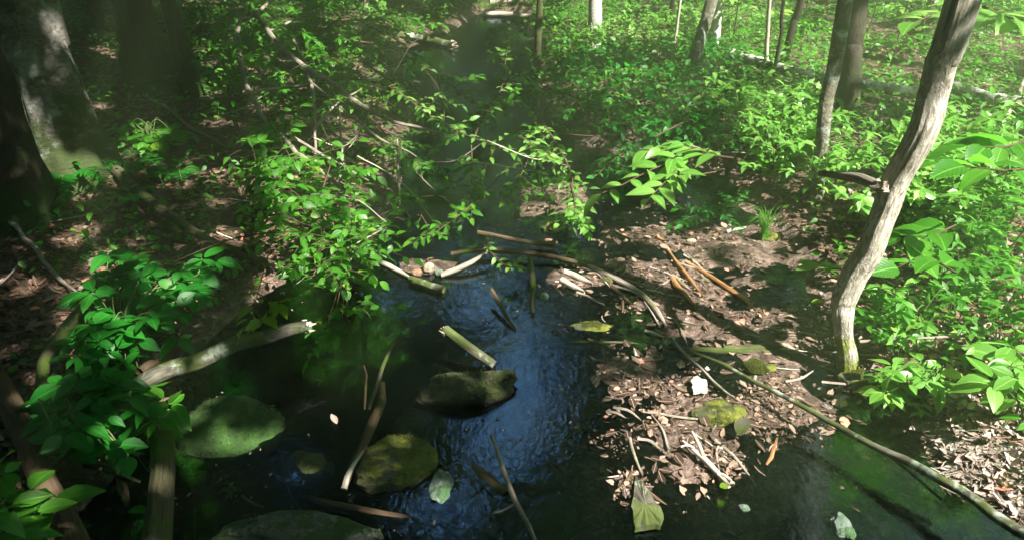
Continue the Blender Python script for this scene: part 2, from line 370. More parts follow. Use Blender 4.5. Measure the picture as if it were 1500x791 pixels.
def rock_mat(name, base, base2, moss, amt, wet=0.4):
    m, t = newmat(name); ob = nd(t, 'ShaderNodeTexCoord').outputs['Object']; g = nd(t, 'ShaderNodeNewGeometry')
    a = noi(t, ob, 16, 9, 0.72, 0.8); colr = ramp(t, a, [(0.35, [q * .5 for q in base]), (0.5, base), (0.66, base2)])
    colr = mixc(t, ramp(t, noi(t, ob, 60, 3, .7), [(0.5, (0, 0, 0)), (0.75, (.7, .7, .7))]), colr, [x * 0.35 for x in base])
    nz = nd(t, 'ShaderNodeSeparateXYZ', ins={0: g.outputs['Normal']}).outputs[2]
    k = math_(t, 'ADD', noi(t, ob, 12, 6, 0.72), math_(t, 'MULTIPLY', nz, 0.12))
    mk = ramp(t, k, [(0.74 - amt * 0.4, (0, 0, 0)), (0.80 - amt * 0.4, (1, 1, 1))])
    mc = ramp(t, noi(t, ob, 24, 5, .7), [(0.3, [x * 0.35 for x in moss]), (0.55, moss), (0.75, [x * 1.7 for x in moss])])
    colr = mixc(t, mk, colr, mc)
    h = math_(t, 'ADD', math_(t, 'MULTIPLY', noi(t, ob, 26, 9, .78), 1.6), math_(t, 'MULTIPLY', math_(t, 'MULTIPLY', mk, noi(t, ob, 140, 3, .7)), 0.8))
    out(t, princ(t, colr, 0.75 - 0.35 * wet, 0.5, bump(t, h, 0.9, 0.012))); return m
M['rock_yellow'] = rock_mat('rock_yellow_moss', (0.045, 0.05, 0.025), (0.17, 0.165, 0.05), (0.12, 0.135, 0.012), 0.5)
M['rock_brown'] = rock_mat('rock_brown_moss', (0.035, 0.032, 0.018), (0.12, 0.10, 0.04), (0.045, 0.06, 0.012), 0.5)
M['rock_grey'] = rock_mat('rock_grey_moss', (0.12, 0.125, 0.105), (0.26, 0.27, 0.22), (0.035, 0.07, 0.010), 0.42)
M['rock_green'] = rock_mat('rock_green_moss', (0.04, 0.045, 0.02), (0.09, 0.09, 0.04), (0.035, 0.095, 0.012), 0.85, 0.1)
M['rock_teal'] = rock_mat('rock_teal_algae', (0.14, 0.19, 0.15), (0.26, 0.34, 0.27), (0.06, 0.13, 0.05), 0.35)
M['stone_pale'] = rock_mat('stone_pale', (0.40, 0.33, 0.24), (0.58, 0.48, 0.36), (0.3, 0.25, 0.1), 0.0)
M['stone_red'] = rock_mat('stone_red', (0.30, 0.16, 0.10), (0.45, 0.26, 0.17), (0.3, 0.2, 0.1), 0.0)

def ground_mat():
    m, t = newmat('forest_floor'); g = nd(t, 'ShaderNodeNewGeometry'); P = g.outputs['Position']
    z = nd(t, 'ShaderNodeSeparateXYZ', ins={0: P}).outputs[2]
    a = noi(t, P, 7, 8, 0.7, 0.5); b = noi(t, P, 40, 6, 0.7, 0.3)
    vo = nd(t, 'ShaderNodeTexVoronoi', ins={'Scale': 26.0, 'Randomness': 1.0, 'Vector': P}, feature='F1')
    soil = ramp(t, a, [(0.3, (0.022, 0.015, 0.010)), (0.5, (0.052, 0.033, 0.021)), (0.7, (0.10, 0.060, 0.040))])
    lf = ramp(t, nd(t, 'ShaderNodeSeparateColor', ins={0: vo.outputs['Color']}).outputs[0], [(0.2, (0.05, 0.028, 0.017)), (0.7, (0.12, 0.07, 0.045)), (1, (0.26, 0.17, 0.12))])
    dry = mixc(t, ramp(t, b, [(0.42, (0, 0, 0)), (0.58, (.8, .8, .8))]), soil, lf)
    mud = ramp(t, noi(t, P, 9, 10, 0.8, 1.4), [(0.30, (0.018, 0.012, 0.009)), (0.5, (0.09, 0.058, 0.044)), (0.68, (0.38, 0.27, 0.22))])
    bed = ramp(t, noi(t, P, 8, 8, 0.7, 0.8), [(0.3, (0.018, 0.016, 0.010)), (0.5, (0.055, 0.042, 0.024)), (0.72, (0.15, 0.105, 0.065))])
    wetf = math_(t, 'DIVIDE', math_(t, 'SUBTRACT', 0.07, z), 0.05, True)
    und = math_(t, 'DIVIDE', math_(t, 'SUBTRACT', -0.03, z), 0.08, True)
    colr = mixc(t, wetf, dry, mud); colr = mixc(t, und, colr, bed)
    moss = math_(t, 'MULTIPLY', ramp(t, noi(t, P, 2.6, 6, 0.7), [(0.60, (0, 0, 0)), (0.66, (.8, .8, .8))]), math_(t, 'SUBTRACT', 1.0, math_(t, 'MULTIPLY', wetf, 0.85)))
    colr = mixc(t, moss, colr, mixc(t, b, (0.03, 0.036, 0.008), (0.12, 0.13, 0.022)))
    ro = math_(t, 'SUBTRACT', 0.9, math_(t, 'MULTIPLY', wetf, 0.64))
    h = math_(t, 'ADD', math_(t, 'MULTIPLY', b, 0.7), math_(t, 'ADD', noi(t, P, 90, 4, .7), math_(t, 'MULTIPLY', vo.outputs['Distance'], 0.8)))
    out(t, princ(t, colr, ro, 0.5, bump(t, h, 0.9, 0.016))); return m
M['ground'] = ground_mat()
def water_mat():
    m, t = newmat('stream_water'); g = nd(t, 'ShaderNodeNewGeometry'); P = g.outputs['Position']
    v = mapv(t, P, (1.0, 0.6, 1)); v = nd(t, 'ShaderNodeMapping', ins={'Vector': v, 'Rotation': (0, 0, R(18))}).outputs[0]
    h = math_(t, 'ADD', noi(t, v, 34, 3, 0.6, 1.2), math_(t, 'MULTIPLY', noi(t, v, 9, 2, 0.5, 0.6), 1.2))
    calm = ramp(t, noi(t, P, 1.3, 2), [(0.35, (.35, .35, .35)), (0.6, (1, 1, 1))])
    bn = nd(t, 'ShaderNodeBump', ins={'Height': h, 'Strength': math_(t, 'MULTIPLY', calm, 0.5), 'Distance': 0.0032}).outputs[0]
    tr = nd(t, 'ShaderNodeBsdfTransparent', ins={'Color': (0.88, 0.92, 0.84, 1)})
    gl = nd(t, 'ShaderNodeBsdfGlossy', ins={'Color': (0.62, 0.82, 1, 1), 'Roughness': 0.015, 'Normal': bn})  # blue tint put into the gloss deepens the mirrored sky
    fr = nd(t, 'ShaderNodeFresnel', ins={'IOR': 1.85, 'Normal': bn})
    ms = nd(t, 'ShaderNodeMixShader', ins={0: fr.outputs[0]}); t.links.new(tr.outputs[0], ms.inputs[1]); t.links.new(gl.outputs[0], ms.inputs[2])
    oo = nd(t, 'ShaderNodeOutputMaterial'); t.links.new(ms.outputs[0], oo.inputs[0])
    va = nd(t, 'ShaderNodeVolumeAbsorption', ins={'Color': (0.62, 0.55, 0.34, 1), 'Density': 7.0}); t.links.new(va.outputs[0], oo.inputs['Volume']); return m
M['water'] = water_mat()

# ---------------------------------------------------------------- ground and water
def axis_pts(lo, hi, step, far):
    a = list(np.arange(lo, hi + 1e-6, step)); s = step; x = hi
    while x < far: s *= 1.35; x += s; a.append(min(x, far))
    s = step; x = lo; b = []
    while x > -far: s *= 1.35; x -= s; b.append(max(x, -far))
    return np.array(b[::-1] + a)
xs = axis_pts(-6, 7, 0.032, 80); ys = axis_pts(0.6, 10.5, 0.032, 80)
XX, YY = np.meshgrid(xs, ys); ZZ = Hfun(XX, YY)
nx, ny = len(xs), len(ys); ii = (np.arange(ny - 1)[:, None] * nx + np.arange(nx - 1)[None]).ravel()
o = mesh_np('ground', np.stack([XX, YY, ZZ], -1).reshape(-1, 3), None, M['ground'], quads=np.stack([ii, ii + 1, ii + nx + 1, ii + nx], -1))
o['kind'] = 'structure'
WV = [(x, y, z) for z in (-.9, 0) for x, y in ((-6, -4), (7, -4), (7, 13), (-6, 13))]
o = mesh_np('stream_water', WV, None, M['water'], quads=[(3, 2, 1, 0), (4, 5, 6, 7), (0, 1, 5, 4), (1, 2, 6, 5), (2, 3, 7, 6), (3, 0, 4, 7)], smooth=False); o['kind'] = 'structure'

# ---------------------------------------------------------------- trees
TREES = []                                    # (root, trunk top point, direction)
def tree(name, label, pix, mat, dy=0.0, height=8.0, flare=1.5, sides=20, rough=0.10, group=None, cat='tree', rk=6, freq=3.0, grounded=True):
    b = G(pix[0][0], pix[0][1]); Y0 = b[1]; pts = [b]; rad = [pix[0][2] * rng_of(b) / FPX / 2]
    for k, (px, py, wd) in enumerate(pix[1:], 1):
        p = Dp(px, py, Y0 + dy * k / (len(pix) - 1)); pts.append(p); rad.append(wd * rng_of(p) / FPX / 2)
    ws = .68 if name == 'leaning_tree' else .82; rad = [r_ * ws for r_ in rad]
    root = empty(name, b, label, cat, group)
    d = pts[-1] - pts[-2]; d = d / np.linalg.norm(d); p = pts[-1]; r_ = rad[-1]
    k = 0
    while p[2] < height and k < 12:
        d = d + np.array([rng.normal() * .05, rng.normal() * .05, 0.10]); d /= np.linalg.norm(d)
        p = p + d * (height - pts[len(pix) - 1][2]) / 5; r_ *= 0.86; pts.append(p); rad.append(max(r_, 0.012)); k += 1
    pts = [pts[0] + np.array([0, 0, -0.12])] + pts; rad = [rad[0] * flare] + rad; rad[1] *= 1 + (flare - 1) * 0.3
    L = sum(np.linalg.norm(np.array(pts[i + 1]) - pts[i]) for i in range(len(pts) - 1))
    mb = MB(); S = tube(mb, pts, rad, sides, int(min(240, max(40, L / 0.05))), rough, len(TREES) * 3 + 1, 0.012, freq=freq, rk=rk, wf=2.2)
    mb.build('trunk', mat, root)
    TREES.append([root, S, mat, rad]); return root, S, rad
t_main, S_main, _ = tree('leaning_tree', 'leaning grey ridged trunk with mossy yellow foot, rising beside the muddy stream edge',
     [(1240, 545, 34), (1240, 500, 33), (1238, 462, 36), (1240, 440, 46), (1262, 385, 49), (1290, 318, 47), (1316, 262, 49), (1358, 170, 50), (1382, 100, 51), (1412, 0, 56)], M['bark_main'], 0.1, 8, 1.75, 44, 0.12, rk=10, freq=1.3)
tree('slender_tree', 'slender pale barked sapling trunk left of the large leaning tree', [(1196, 292, 22), (1200, 250, 20), (1208, 180, 21), (1222, 95, 22), (1238, 0, 23)], M['bark_grey'], 0.15, 7.5, 1.3, 20, 0.12)
tree('dark_tree', 'dark straight trunk standing behind the slender pale sapling', [(1240, 170, 34), (1248, 80, 31), (1258, 0, 31)], M['bark_dark'], 0.1, 9)
tree('birch_tree', 'white straight birch trunk sunlit at the head of the stream', [(870, 80, 26), (871, 40, 22), (872, 0, 22)], M['bark_birch'], 0.05, 9, 1.25)
tree('slender_tree', 'blue grey slanting trunk standing just left of a twisted pale trunk', [(1012, 108, 20), (1026, 50, 19), (1042, 0, 20)], M['bark_grey'], 0.1, 8, 1.3)
tree('birch_tree', 'pale twisted trunk tucked behind the slanting blue grey trunk', [(1042, 78, 20), (1050, 20, 17), (1054, -20, 17)], M['bark_birch'], 0.1, 8, 1.3)
tree('young_tree', 'thin mossy brown trunk standing at the far pool edge', [(787, 108, 13), (789, 50, 12), (792, 0, 11)], M['wood_moss'], 0, 6, 1.2, 12)
tree('dark_tree', 'massive dark trunk with broad flared foot on the left bank', [(236, 128, 92), (205, 60, 62), (192, 0, 54)], M['bark_dark'], 0.1, 9, 1.5, 32, 0.14, rk=9)
tree('dark_tree', 'narrow dark trunk leaning against the massive flared trunk', [(288, 138, 34), (262, 60, 25), (243, 0, 22)], M['bark_dark'], 0.0, 8, 1.4)
tree('dark_tree', 'thin dark trunk farthest back left of the massive trunk', [(150, 60, 20), (136, 0, 18)], M['bark_dark'], 0.0, 8, 1.2, 14)
tree('old_tree', 'thick grey lichened trunk with a deep groove leaning left', [(112, 258, 118), (98, 215, 108), (78, 150, 100), (52, 70, 92), (35, 0, 88)], M['bark_old'], 0.15, 9, 1.35, 44, 0.16, rk=8, freq=.8)
tree('old_tree', 'brown rough stem growing in front of the grooved grey trunk', [(40, 318, 95), (20, 230, 74), (-20, 120, 62), (-60, 20, 58)], M['bark_dark'], 0.0, 8, 1.4, 36, 0.12, rk=9, freq=1)
tree('young_tree', 'slim dark leaning trunk behind the long pale fallen log', [(1150, 92, 14), (1162, 40, 12), (1172, 0, 12)], M['bark_dark'], 0, 6, 1.2, 12)
tree('young_tree', 'pale thin sapling stem rising out of the fallen log', [(1121, 112, 8), (1122, 60, 7), (1128, 0, 6)], M['wood_pale'], 0, 5, 1.2, 8)
tree('young_tree', 'thin dark sapling stem beside the pale stem at the fallen log', [(1135, 118, 6), (1142, 60, 6), (1150, 0, 6)], M['bark_dark'], 0, 5, 1.2, 8)
tree('young_tree', 'slim brown trunk between the white birch and the slanting trunk', [(980, 42, 12), (986, 0, 11)], M['bark_dark'], 0, 6, 1.2, 10)
tree('young_tree', 'pale crooked sapling stem left of the blue grey slanting trunk', [(984, 100, 6), (990, 50, 5), (996, 0, 5)], M['wood_pale'], 0, 5, 1.2, 8)
tree('young_tree', 'thin sunlit trunk at the far end of the left bank', [(534, 34, 10), (536, 0, 9)], M['wood_grey'], 0, 5, 1.2, 8)
tree('young_tree', 'dim slender trunk rising behind the leaning tree top', [(1352, 60, 14), (1368, 0, 13)], M['bark_dark'], 0.5, 7, 1.2, 10)
# trunks standing out of frame that carry the canopy
OFF = [(3.1, -1.5), (5.6, 2.6), (6.2, 5.8), (4.6, -2.6), (1.8, -3.4), (-2.6, -1.8), (-5.2, 1.8), (8.6, 1.0), (9.2, 4.2), (8.0, -3.6), (-6.2, 5.6), (11.0, -1.0), (4.6, 9.6), (-1.4, 11.6), (2.8, 12.6), (-5.2, 9.8), (7.6, 9.4), (0.8, 10.8)]
for x, y in OFF:
    z = H1(x, y); root = empty('tree', (x, y, z), 'tall grey trunk of the surrounding wood with a leafy crown overhead', 'tree', 'trees of the surrounding wood')
    lx, ly = rng.normal(0, .25, 2); mb = MB(); r0 = rng.uniform(.09, .17)
    S = tube(mb, [(x, y, z - .1), (x + lx * .2, y + ly * .2, z + .8), (x + lx, y + ly, z + 4), (x + lx * 1.4, y + ly * 1.4, z + 8.5)], [r0 * 1.5, r0, r0 * .8, r0 * .35], 14, 60, 0.1, 3, 0.02)
    mb.build('trunk', M['bark_grey'] if rng.random() < .5 else M['bark_dark'], root); TREES.append([root, S, M['bark_dark'], [r0]])

# ---------------------------------------------------------------- canopy with gaps that let the sun patches through
su = np.cross(SUN_TO, UP); su /= np.linalg.norm(su); sv = np.cross(su, SUN_TO)
def sunplane(p): return np.stack([p @ su, p @ sv], -1)
LIT = []
def lit(px, py, rpx, f=1.0, n=1, Y=None):
    p = A(px, py, f) if Y is None else Dp(px, py, Y)
    LIT.append((p, rpx * rng_of(p) / FPX))
# explicit sun patches (photo): px, py, radius px, fraction of ray
for a in [(870, 30, 24), (872, 62, 18), (850, 50, 30, .97), (905, 60, 34, .96), (940, 30, 30, .96), (1000, 60, 18), (1045, 50, 14), (1100, 84, 26), (1160, 95, 20), (1190, 60, 34), (1225, 70, 14),
          (1060, 20, 30, .95), (1110, 30, 26, .95), (130, 78, 22), (150, 88, 16), (235, 8, 10), (290, 6, 20), (400, 15, 26), (470, 22, 24), (525, 25, 24), (345, 8, 20), (600, 60, 34), (640, 66, 22), (740, 22, 34), (745, 8, 30), (655, 100, 8),
          (760, 105, 24, .9), (740, 140, 16, .9), (755, 75, 16, .9), (620, 165, 26, .86), (600, 150, 20, .86), (570, 120, 18, .88), (540, 115, 14, .88), (455, 60, 14, .8), (400, 50, 14, .8), (430, 95, 12, .8),
          (460, 200, 22, .85), (440, 225, 18, .85), (500, 215, 14, .85), (440, 300, 22, .88), (480, 290, 18, .88), (520, 340, 16, .9), (325, 258, 14), (390, 290, 10), (800, 190, 26, .86), (815, 225, 24, .86), (830, 260, 18, .86), (825, 295, 16, .88), (845, 325, 14, .88), (680, 200, 14, .88), (690, 290, 14, .88),
          (615, 355, 12, .92), (725, 385, 18, .92), (612, 390, 16), (632, 398, 12), (640, 425, 20), (585, 400, 10), (510, 400, 14), (500, 345, 8, .92), (690, 405, 14),
          (950, 230, 20, .78), (990, 240, 24, .78), (920, 270, 24, .78), (950, 295, 16, .78), (1025, 230, 16, .78),
          (447, 476, 9, .90), (215, 190, 16, .93), (205, 210, 10, .93), (230, 545, 10, .9), (310, 540, 7, .9),
          (855, 285, 26), (880, 320, 28), (820, 340, 18), (860, 350, 20), (900, 300, 14), (800, 270, 14), (735, 262, 16), (845, 412, 24), (828, 432, 14), (960, 395, 22), (1000, 380, 20), (1010, 430, 28), (1060, 420, 30), (1090, 440, 18), (1035, 400, 22), (1010, 355, 10), (1085, 340, 12), (960, 350, 8), (860, 470, 20), (885, 410, 12), (1050, 460, 22), (1000, 470, 14), (1080, 490, 20), (1110, 490, 12),
          (955, 575, 18), (935, 590, 22), (965, 600, 22), (950, 640, 34), (985, 650, 26), (930, 670, 30), (960, 700, 36), (1000, 690, 22), (930, 730, 24), (880, 700, 22), (870, 730, 16), (960, 740, 22), (985, 620, 12), (895, 660, 14),
          (1050, 600, 24), (1035, 615, 14), (1022, 562, 14), (1090, 620, 16), (1028, 665, 20), (1055, 695, 16), (1120, 660, 12), (1110, 720, 12), (1090, 745, 8), (1170, 570, 12), (1150, 590, 10), (1110, 540, 18), (1075, 545, 12), (1135, 455, 10),
          (1145, 700, 14), (1235, 760, 10), (1340, 740, 12), (720, 530, 10, .97), (660, 490, 8, .97), (700, 515, 8, .97), (490, 612, 9),
          (1240, 530, 20), (1225, 560, 16), (1215, 545, 12), (1260, 560, 16), (1290, 600, 14), (1305, 605, 12), (1200, 570, 10), (1320, 640, 14),
          (1320, 540, 30, .93), (1370, 550, 26, .93), (1345, 575, 20, .94), (1400, 500, 28, .93), (1440, 500, 30, .96), (1470, 560, 34, .95), (1400, 620, 30), (1430, 650, 46), (1480, 640, 46), (1400, 670, 26), (1460, 700, 46), (1500, 720, 50), (1500, 680, 40), (1410, 600, 36), (1480, 600, 40), (1380, 640, 26), (1550, 660, 70), (1400, 690, 30), (1440, 740, 30), (1500, 770, 40), (1350, 650, 20), (1450, 610, 40),
          (1345, 688, 10), (1380, 712, 14), (1425, 735, 16), (1470, 765, 16), (1210, 618, 8), (1270, 650, 8), (1150, 580, 8),
          (960, 215, 10, .97), (940, 200, 8, .97), (1340, 310, 22, .85), (1345, 325, 16, .85), (1400, 380, 22, .9), (1440, 395, 20), (1470, 420, 22), (1430, 410, 14), (1350, 400, 16, .92), (1300, 440, 16, .92), (1290, 480, 16, .93),
          (1465, 130, 24), (1420, 110, 20, .93), (1450, 90, 20, .93), (1460, 180, 18, .93), (1430, 195, 18, .93), (1480, 60, 22, .93), (1470, 25, 20, .93), (1400, 30, 18, .7), (1490, 240, 30, .75), (1460, 230, 20, .8), (1440, 300, 14), (1460, 330, 16), (1500, 150, 20),
          (1150, 150, 20, .93), (1120, 185, 18, .93), (1140, 205, 14, .94), (1090, 160, 14, .94), (1100, 230, 14, .95), (1160, 250, 16, .94), (1130, 290, 16, .93), (1120, 345, 18, .96), (1110, 320, 12, .94), (1120, 390, 8, .95), (1195, 388, 18, .92), (1140, 60, 20, .95), (1080, 130, 14, .95), (1030, 130, 12, .95),
          (1290, 90, 14, .95), (1340, 85, 12), (1300, 60, 12, .95), (1265, 122, 12), (1200, 112, 16), (1230, 110, 12)]: lit(*a)
Ym = float(G(1240, 545)[1])
for px, py, r_ in [(1245, 520, 18), (1240, 485, 18), (1240, 445, 20), (1250, 425, 22), (1262, 400, 22), (1272, 375, 22), (1282, 350, 20), (1290, 325, 18), (1300, 300, 16), (1308, 280, 13), (1380, 150, 11), (1372, 175, 10), (1390, 120, 9), (1355, 205, 10), (1335, 235, 8), (1400, 90, 7)]:
    lit(px, py, r_, Y=Ym - 0.06)
Ys = float(G(1196, 292)[1])
for px, py, r_ in [(1208, 165, 12), (1212, 140, 12), (1220, 110, 9), (1228, 60, 7), (1206, 190, 10), (1202, 215, 9), (1196, 260, 9)]: lit(px, py, r_, Y=Ys)
Yo = float(G(112, 258)[1])
for px, py, r_ in [(75, 190, 9), (85, 210, 8), (60, 170, 8), (70, 150, 7), (18, 70, 8), (22, 90, 7), (40, 130, 8)]: lit(px, py, r_, Y=Yo - 0.25)
# random small sun flecks, more on the right and along the top, few on the left
REG = [(110, 370, 300, 560, 14, 8, .88), (40, 560, 290, 680, 7, 7, .9), (1130, 0, 1500, 560, 400, 15, .93), (820, 0, 1130, 110, 170, 17, .95), (820, 110, 1130, 330, 70, 8, .95), (300, 0, 820, 120, 80, 10, .95), (380, 120, 760, 420, 110, 9, .9),
       (0, 90, 380, 440, 34, 6, .97), (820, 330, 1200, 560, 30, 5, 1), (1060, 560, 1380, 790, 40, 6, 1), (1500, -50, 1900, 791, 120, 24, .95), (0, 440, 800, 791, 30, 4, .96)]
for x0, y0, x1, y1, n, rr, f in REG:
    for _ in range(n): lit(rng.uniform(x0, x1), rng.uniform(y0, y1), rr * rng.uniform(.5, 1.5), rng.uniform(f - .04, min(1, f + .04)))
LP = sunplane(np.array([l[0] for l in LIT])); LR = np.array([l[1] for l in LIT])
# parts of the water surface that mirror open sky: px, py, rx, ry
SKYGAP = [(768, 575, 50, 66), (740, 640, 44, 46), (790, 480, 40, 18), (705, 435, 36, 34), (650, 745, 50, 24), (580, 440, 26, 14), (530, 325, 16, 12), (430, 690, 20, 14)]
def canopy_keep(P):
    keep = np.ones(len(P), bool); q = sunplane(P)
    for c, r_ in zip(LP, LR): keep &= ((q[:, 0] - c[0]) ** 2 + (q[:, 1] - c[1]) ** 2) > (r_ * 1.08 + 0.05) ** 2
    px, py = topix(P * np.array([1, 1, -1])); ok = np.isfinite(px)
    for a, b, rx, ry in SKYGAP: keep &= ~(ok & (((px - a) / rx) ** 2 + ((py - b) / ry) ** 2 < 1.35))
    return keep
NC = 360000
X = rng.uniform(-9, 14, NC); X = np.where(rng.random(NC) < .22, rng.uniform(-6, 4.5, NC), X); Y = rng.uniform(-8, 14, NC)
layer = rng.choice(4, NC, p=[.29, .29, .29, .13]); Z = 4.6 + layer * 1.4 + 0.8 * fbm(X * .6, Y * .6, 3, 21) + rng.uniform(-.45, .45, NC)
NE = 150000; X = np.concatenate([X, rng.uniform(-7, 6, NE)]); Y = np.concatenate([Y, rng.uniform(1, 13, NE)]); Z = np.concatenate([Z, rng.uniform(5.2, 10.2, NE)])  # extra leaves added to shut stray sky out of the water reflection
Pc = np.stack([X, Y, Z], -1); Pc = Pc[canopy_keep(Pc)]
N_ = len(Pc); Dc = rnd(N_) * np.array([1, 1, .35]); Nc = UP * 1.0 + rnd(N_, .45)
tops = np.array([[t[1][-1][0], t[1][-1][1]] for t in TREES]); own = np.argmin(((Pc[:, None, :2] - tops[None]) ** 2).sum(-1) + 0.0, axis=1)
Lc = rng.uniform(.09, .15, N_)
for k, (root, S, mat, rad) in enumerate(TREES):
    s_ = own == k
    if s_.sum() < 5: continue
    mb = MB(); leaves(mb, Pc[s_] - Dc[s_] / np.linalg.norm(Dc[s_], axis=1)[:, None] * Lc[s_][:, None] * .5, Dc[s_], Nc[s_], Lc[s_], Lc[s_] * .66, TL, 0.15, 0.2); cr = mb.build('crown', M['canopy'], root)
    pts = Pc[s_]; mb = MB()
    for _ in range(int(min(14, 3 + s_.sum() / 500))):       # limbs that carry the leaves
        e = pts[rng.integers(len(pts))]; j = int(np.argmin(np.abs(S[:, 2] - (e[2] - rng.uniform(.8, 2.2))))); b = S[j]
        if np.linalg.norm(e - b) > 5: continue
        m_ = (b + e) / 2 + np.array([0, 0, .25]) + rnd(1, .12)[0]; tube(mb, [b, m_, e], [.035, .02, .006], 6, 10, cap=False)
    if mb.n: mb.build('limbs', M['bark_dark'], root)
# ring of trees farther out (seen in the water and from the side), shared meshes
protos = []
for v in range(3):
    mb = MB(); tube(mb, [(0, 0, -.2), (.1, 0, 3), (0, .2, 7), (.1, .1, 11)], [.24, .16, .12, .05], 12, 30, .1, v)
    mt = mb.build('trunk', M['bark_dark'] if v else M['bark_grey'])
    n = 3400; a = rng.uniform(0, 6.28, n); r_ = np.sqrt(rng.uniform(0, 1, n)) * 2.6; z = rng.uniform(1.0, 12.5, n); r_ *= np.sin(np.clip((z + .6) / 13.5, 0, 1) * np.pi) ** .5
    P = np.stack([np.cos(a) * r_, np.sin(a) * r_, z], -1); P = P[fbm(P[:, 0] * .8 + P[:, 2], P[:, 1] * .8 - P[:, 2], 2, v) > -.12]
    mb = MB(); leaves(mb, P, rnd(len(P)), UP + rnd(len(P), .6), .34, .24, TL, .15, .2); mc = mb.build('crown', M['canopy']); protos.append((mt, mc))
k = 0
for i in range(96):
    if i < 54: a = i / 54 * 6.283 + rng.uniform(-.05, .05); d = rng.uniform(13.5, 17) if i % 2 else rng.uniform(19, 25)
    else: a = rng.uniform(-.75, .75); d = rng.uniform(15, 27)
    am = (a + 3.1416) % 6.283 - 3.1416
    if abs(am) < .16: d = max(d, 20.5)
    x, y = d * math.sin(a), 3 + d * math.cos(a); z = 0.6
    root = empty('tree', (x, y, H1(x, y)), 'tall tree of the surrounding wood standing beyond the clearing', 'tree', 'trees of the wood beyond')
    root.scale = (1.1, 1.1, .78 if abs(am) < .2 else .84)
    root.rotation_euler.z = rng.uniform(0, 6.28); mt, mc = protos[i % 3]
    for q in (mt, mc):
        c = q if k < 3 else q.copy()
        if k >= 3: col.objects.link(c)
        c.parent = root
    k += 1

# ---------------------------------------------------------------- logs, poles and sticks
def log(name, label, cat, pix, mat, group=None, sides=12, rough=0.15, wob=0.006, broken=None, up=0.0, extra=None, n=None, sink=False):
    """pix: (px, py, width px, fraction along the view ray)"""
    P = []; r_ = []
    for q in pix:
        px, py, wd = q[:3]; f = q[3] if len(q) > 3 else 1.0
        p = A(px, py, f); rr = wd * rng_of(p) / FPX / 2; p = p + np.array([0, 0, (rr * .7 if f == 1.0 else 0) + up]); P.append(p); r_.append(rr)
    if cat in ('stick', 'driftwood'): r_[0] *= .85; r_[-1] *= .5; rough = max(rough, .3); wob = max(wob, .009)
    if extra is None and broken is None:
        mb = MB(); tube(mb, P, r_, sides, n, rough, int(pix[0][0]) % 97, wob); c = P[len(P) // 2]
        o = mb.build(name, mat, None, loc=c); return tag(o, label, cat, group)
    root = empty(name, P[0], label, cat, group); mb = MB(); tube(mb, P, r_, sides, n, rough, int(pix[0][0]) % 97, wob); mb.build('bark', mat, root)
    if broken:
        for e in broken:
            b, a_ = (P[0], P[1]) if e == 0 else (P[-1], P[-2]); d = b - a_; d /= np.linalg.norm(d); rr = r_[0] if e == 0 else r_[-1]
            mb = MB()
            for j in range(9):
                o_ = rnd(1, rr * .45)[0]; tube(mb, [b - d * rr * .5 + o_, b + d * rr * rng.uniform(.3, 1.4) + o_ * 1.15], [rr * .42, rr * .08], 5, 4, .3, j)
            mb.build('broken_end', M['break'], root)
    if extra:
        for e in extra:
            Q = [A(q[0], q[1], q[3] if len(q) > 3 else 1) for q in e]; rr = [q[2] * rng_of(Q[0]) / FPX / 2 for q in e]
            mb = MB(); tube(mb, Q, rr, 7, None, rough, 5, wob); mb.build('side_branch', mat, root)
    return root
log('fallen_log', 'long pale fallen log lying across the far right bank', 'log', [(1072, 80, 15, .94), (1130, 98, 15, .94), (1200, 114, 14, .94), (1270, 126, 14, .94), (1348, 139, 15, .94)], M['bark_log'], rough=.22, broken=[0], extra=[[(1262, 125, 6, .924), (1272, 115, 4, .915)]])
log('fallen_log', 'white fallen log at the right edge behind the leaning tree', 'log', [(1395, 128, 15, .94), (1440, 142, 14, .94), (1510, 158, 19, .94)], M['bark_log'], rough=.22, broken=[0])
log('fallen_log', 'dark grey log below the white fallen log at right', 'log', [(1385, 145, 10, .98), (1450, 160, 12), (1515, 168, 12)], M['wood_grey'])
log('fallen_log', 'pale lichened log reaching into the head of the pool', 'log', [(540, 42, 9), (590, 56, 11), (630, 64, 11), (664, 72, 12)], M['wood_lichen'], broken=[1], extra=[[(625, 62, 5), (662, 62, 4, .99)]])
log('fallen_log', 'short pale log crossing the stream at the very top', 'log', [(706, 24, 7), (745, 26, 8), (795, 30, 7)], M['wood_pale'])
log('fallen_log', 'thin white log near the upper end of the stream', 'log', [(718, 6, 7), (760, 5, 8), (790, 8, 6)], M['wood_pale'])
log('fallen_log', 'lichened broken log with a pale snapped end over the left pool', 'log', [(196, 566, 20, .93), (260, 540, 24, .91), (330, 515, 21, .90), (400, 492, 18, .90), (450, 478, 16, .90)], M['wood_lichen'], sides=22, rough=.2, broken=[1], wob=.012)
log('fallen_log', 'brown splintered stick poking out behind the lichened log', 'stick', [(205, 545, 16, .92), (245, 518, 15, .92), (292, 488, 4, .93)], M['wood_brown'])
log('fallen_pole', 'long mossy pole slanting down the left bank from the old tree', 'pole', [(128, 205, 14, .97), (180, 260, 14, .97), (250, 318, 13, .96), (320, 358, 12, .96), (402, 388, 9, .98)], M['wood_moss'], broken=[1], extra=[[(244, 312, 8, .96), (262, 300, 7, .95)]])
log('fallen_branch', 'curved bare branch hooked round the broad leaved shrub', 'branch', [(132, 440, 14, .9), (98, 478, 15, .92), (68, 522, 14, .93), (62, 575, 14, .94), (78, 632, 13, .96)], M['wood_moss'])
log('fallen_branch', 'thick dark brown branch in the lower left corner', 'branch', [(-20, 540, 28, .93), (25, 610, 28, .93), (55, 680, 28, .93), (85, 740, 26, .94), (120, 810, 26, .95)], M['wood_brown'], sides=16, rough=.2)
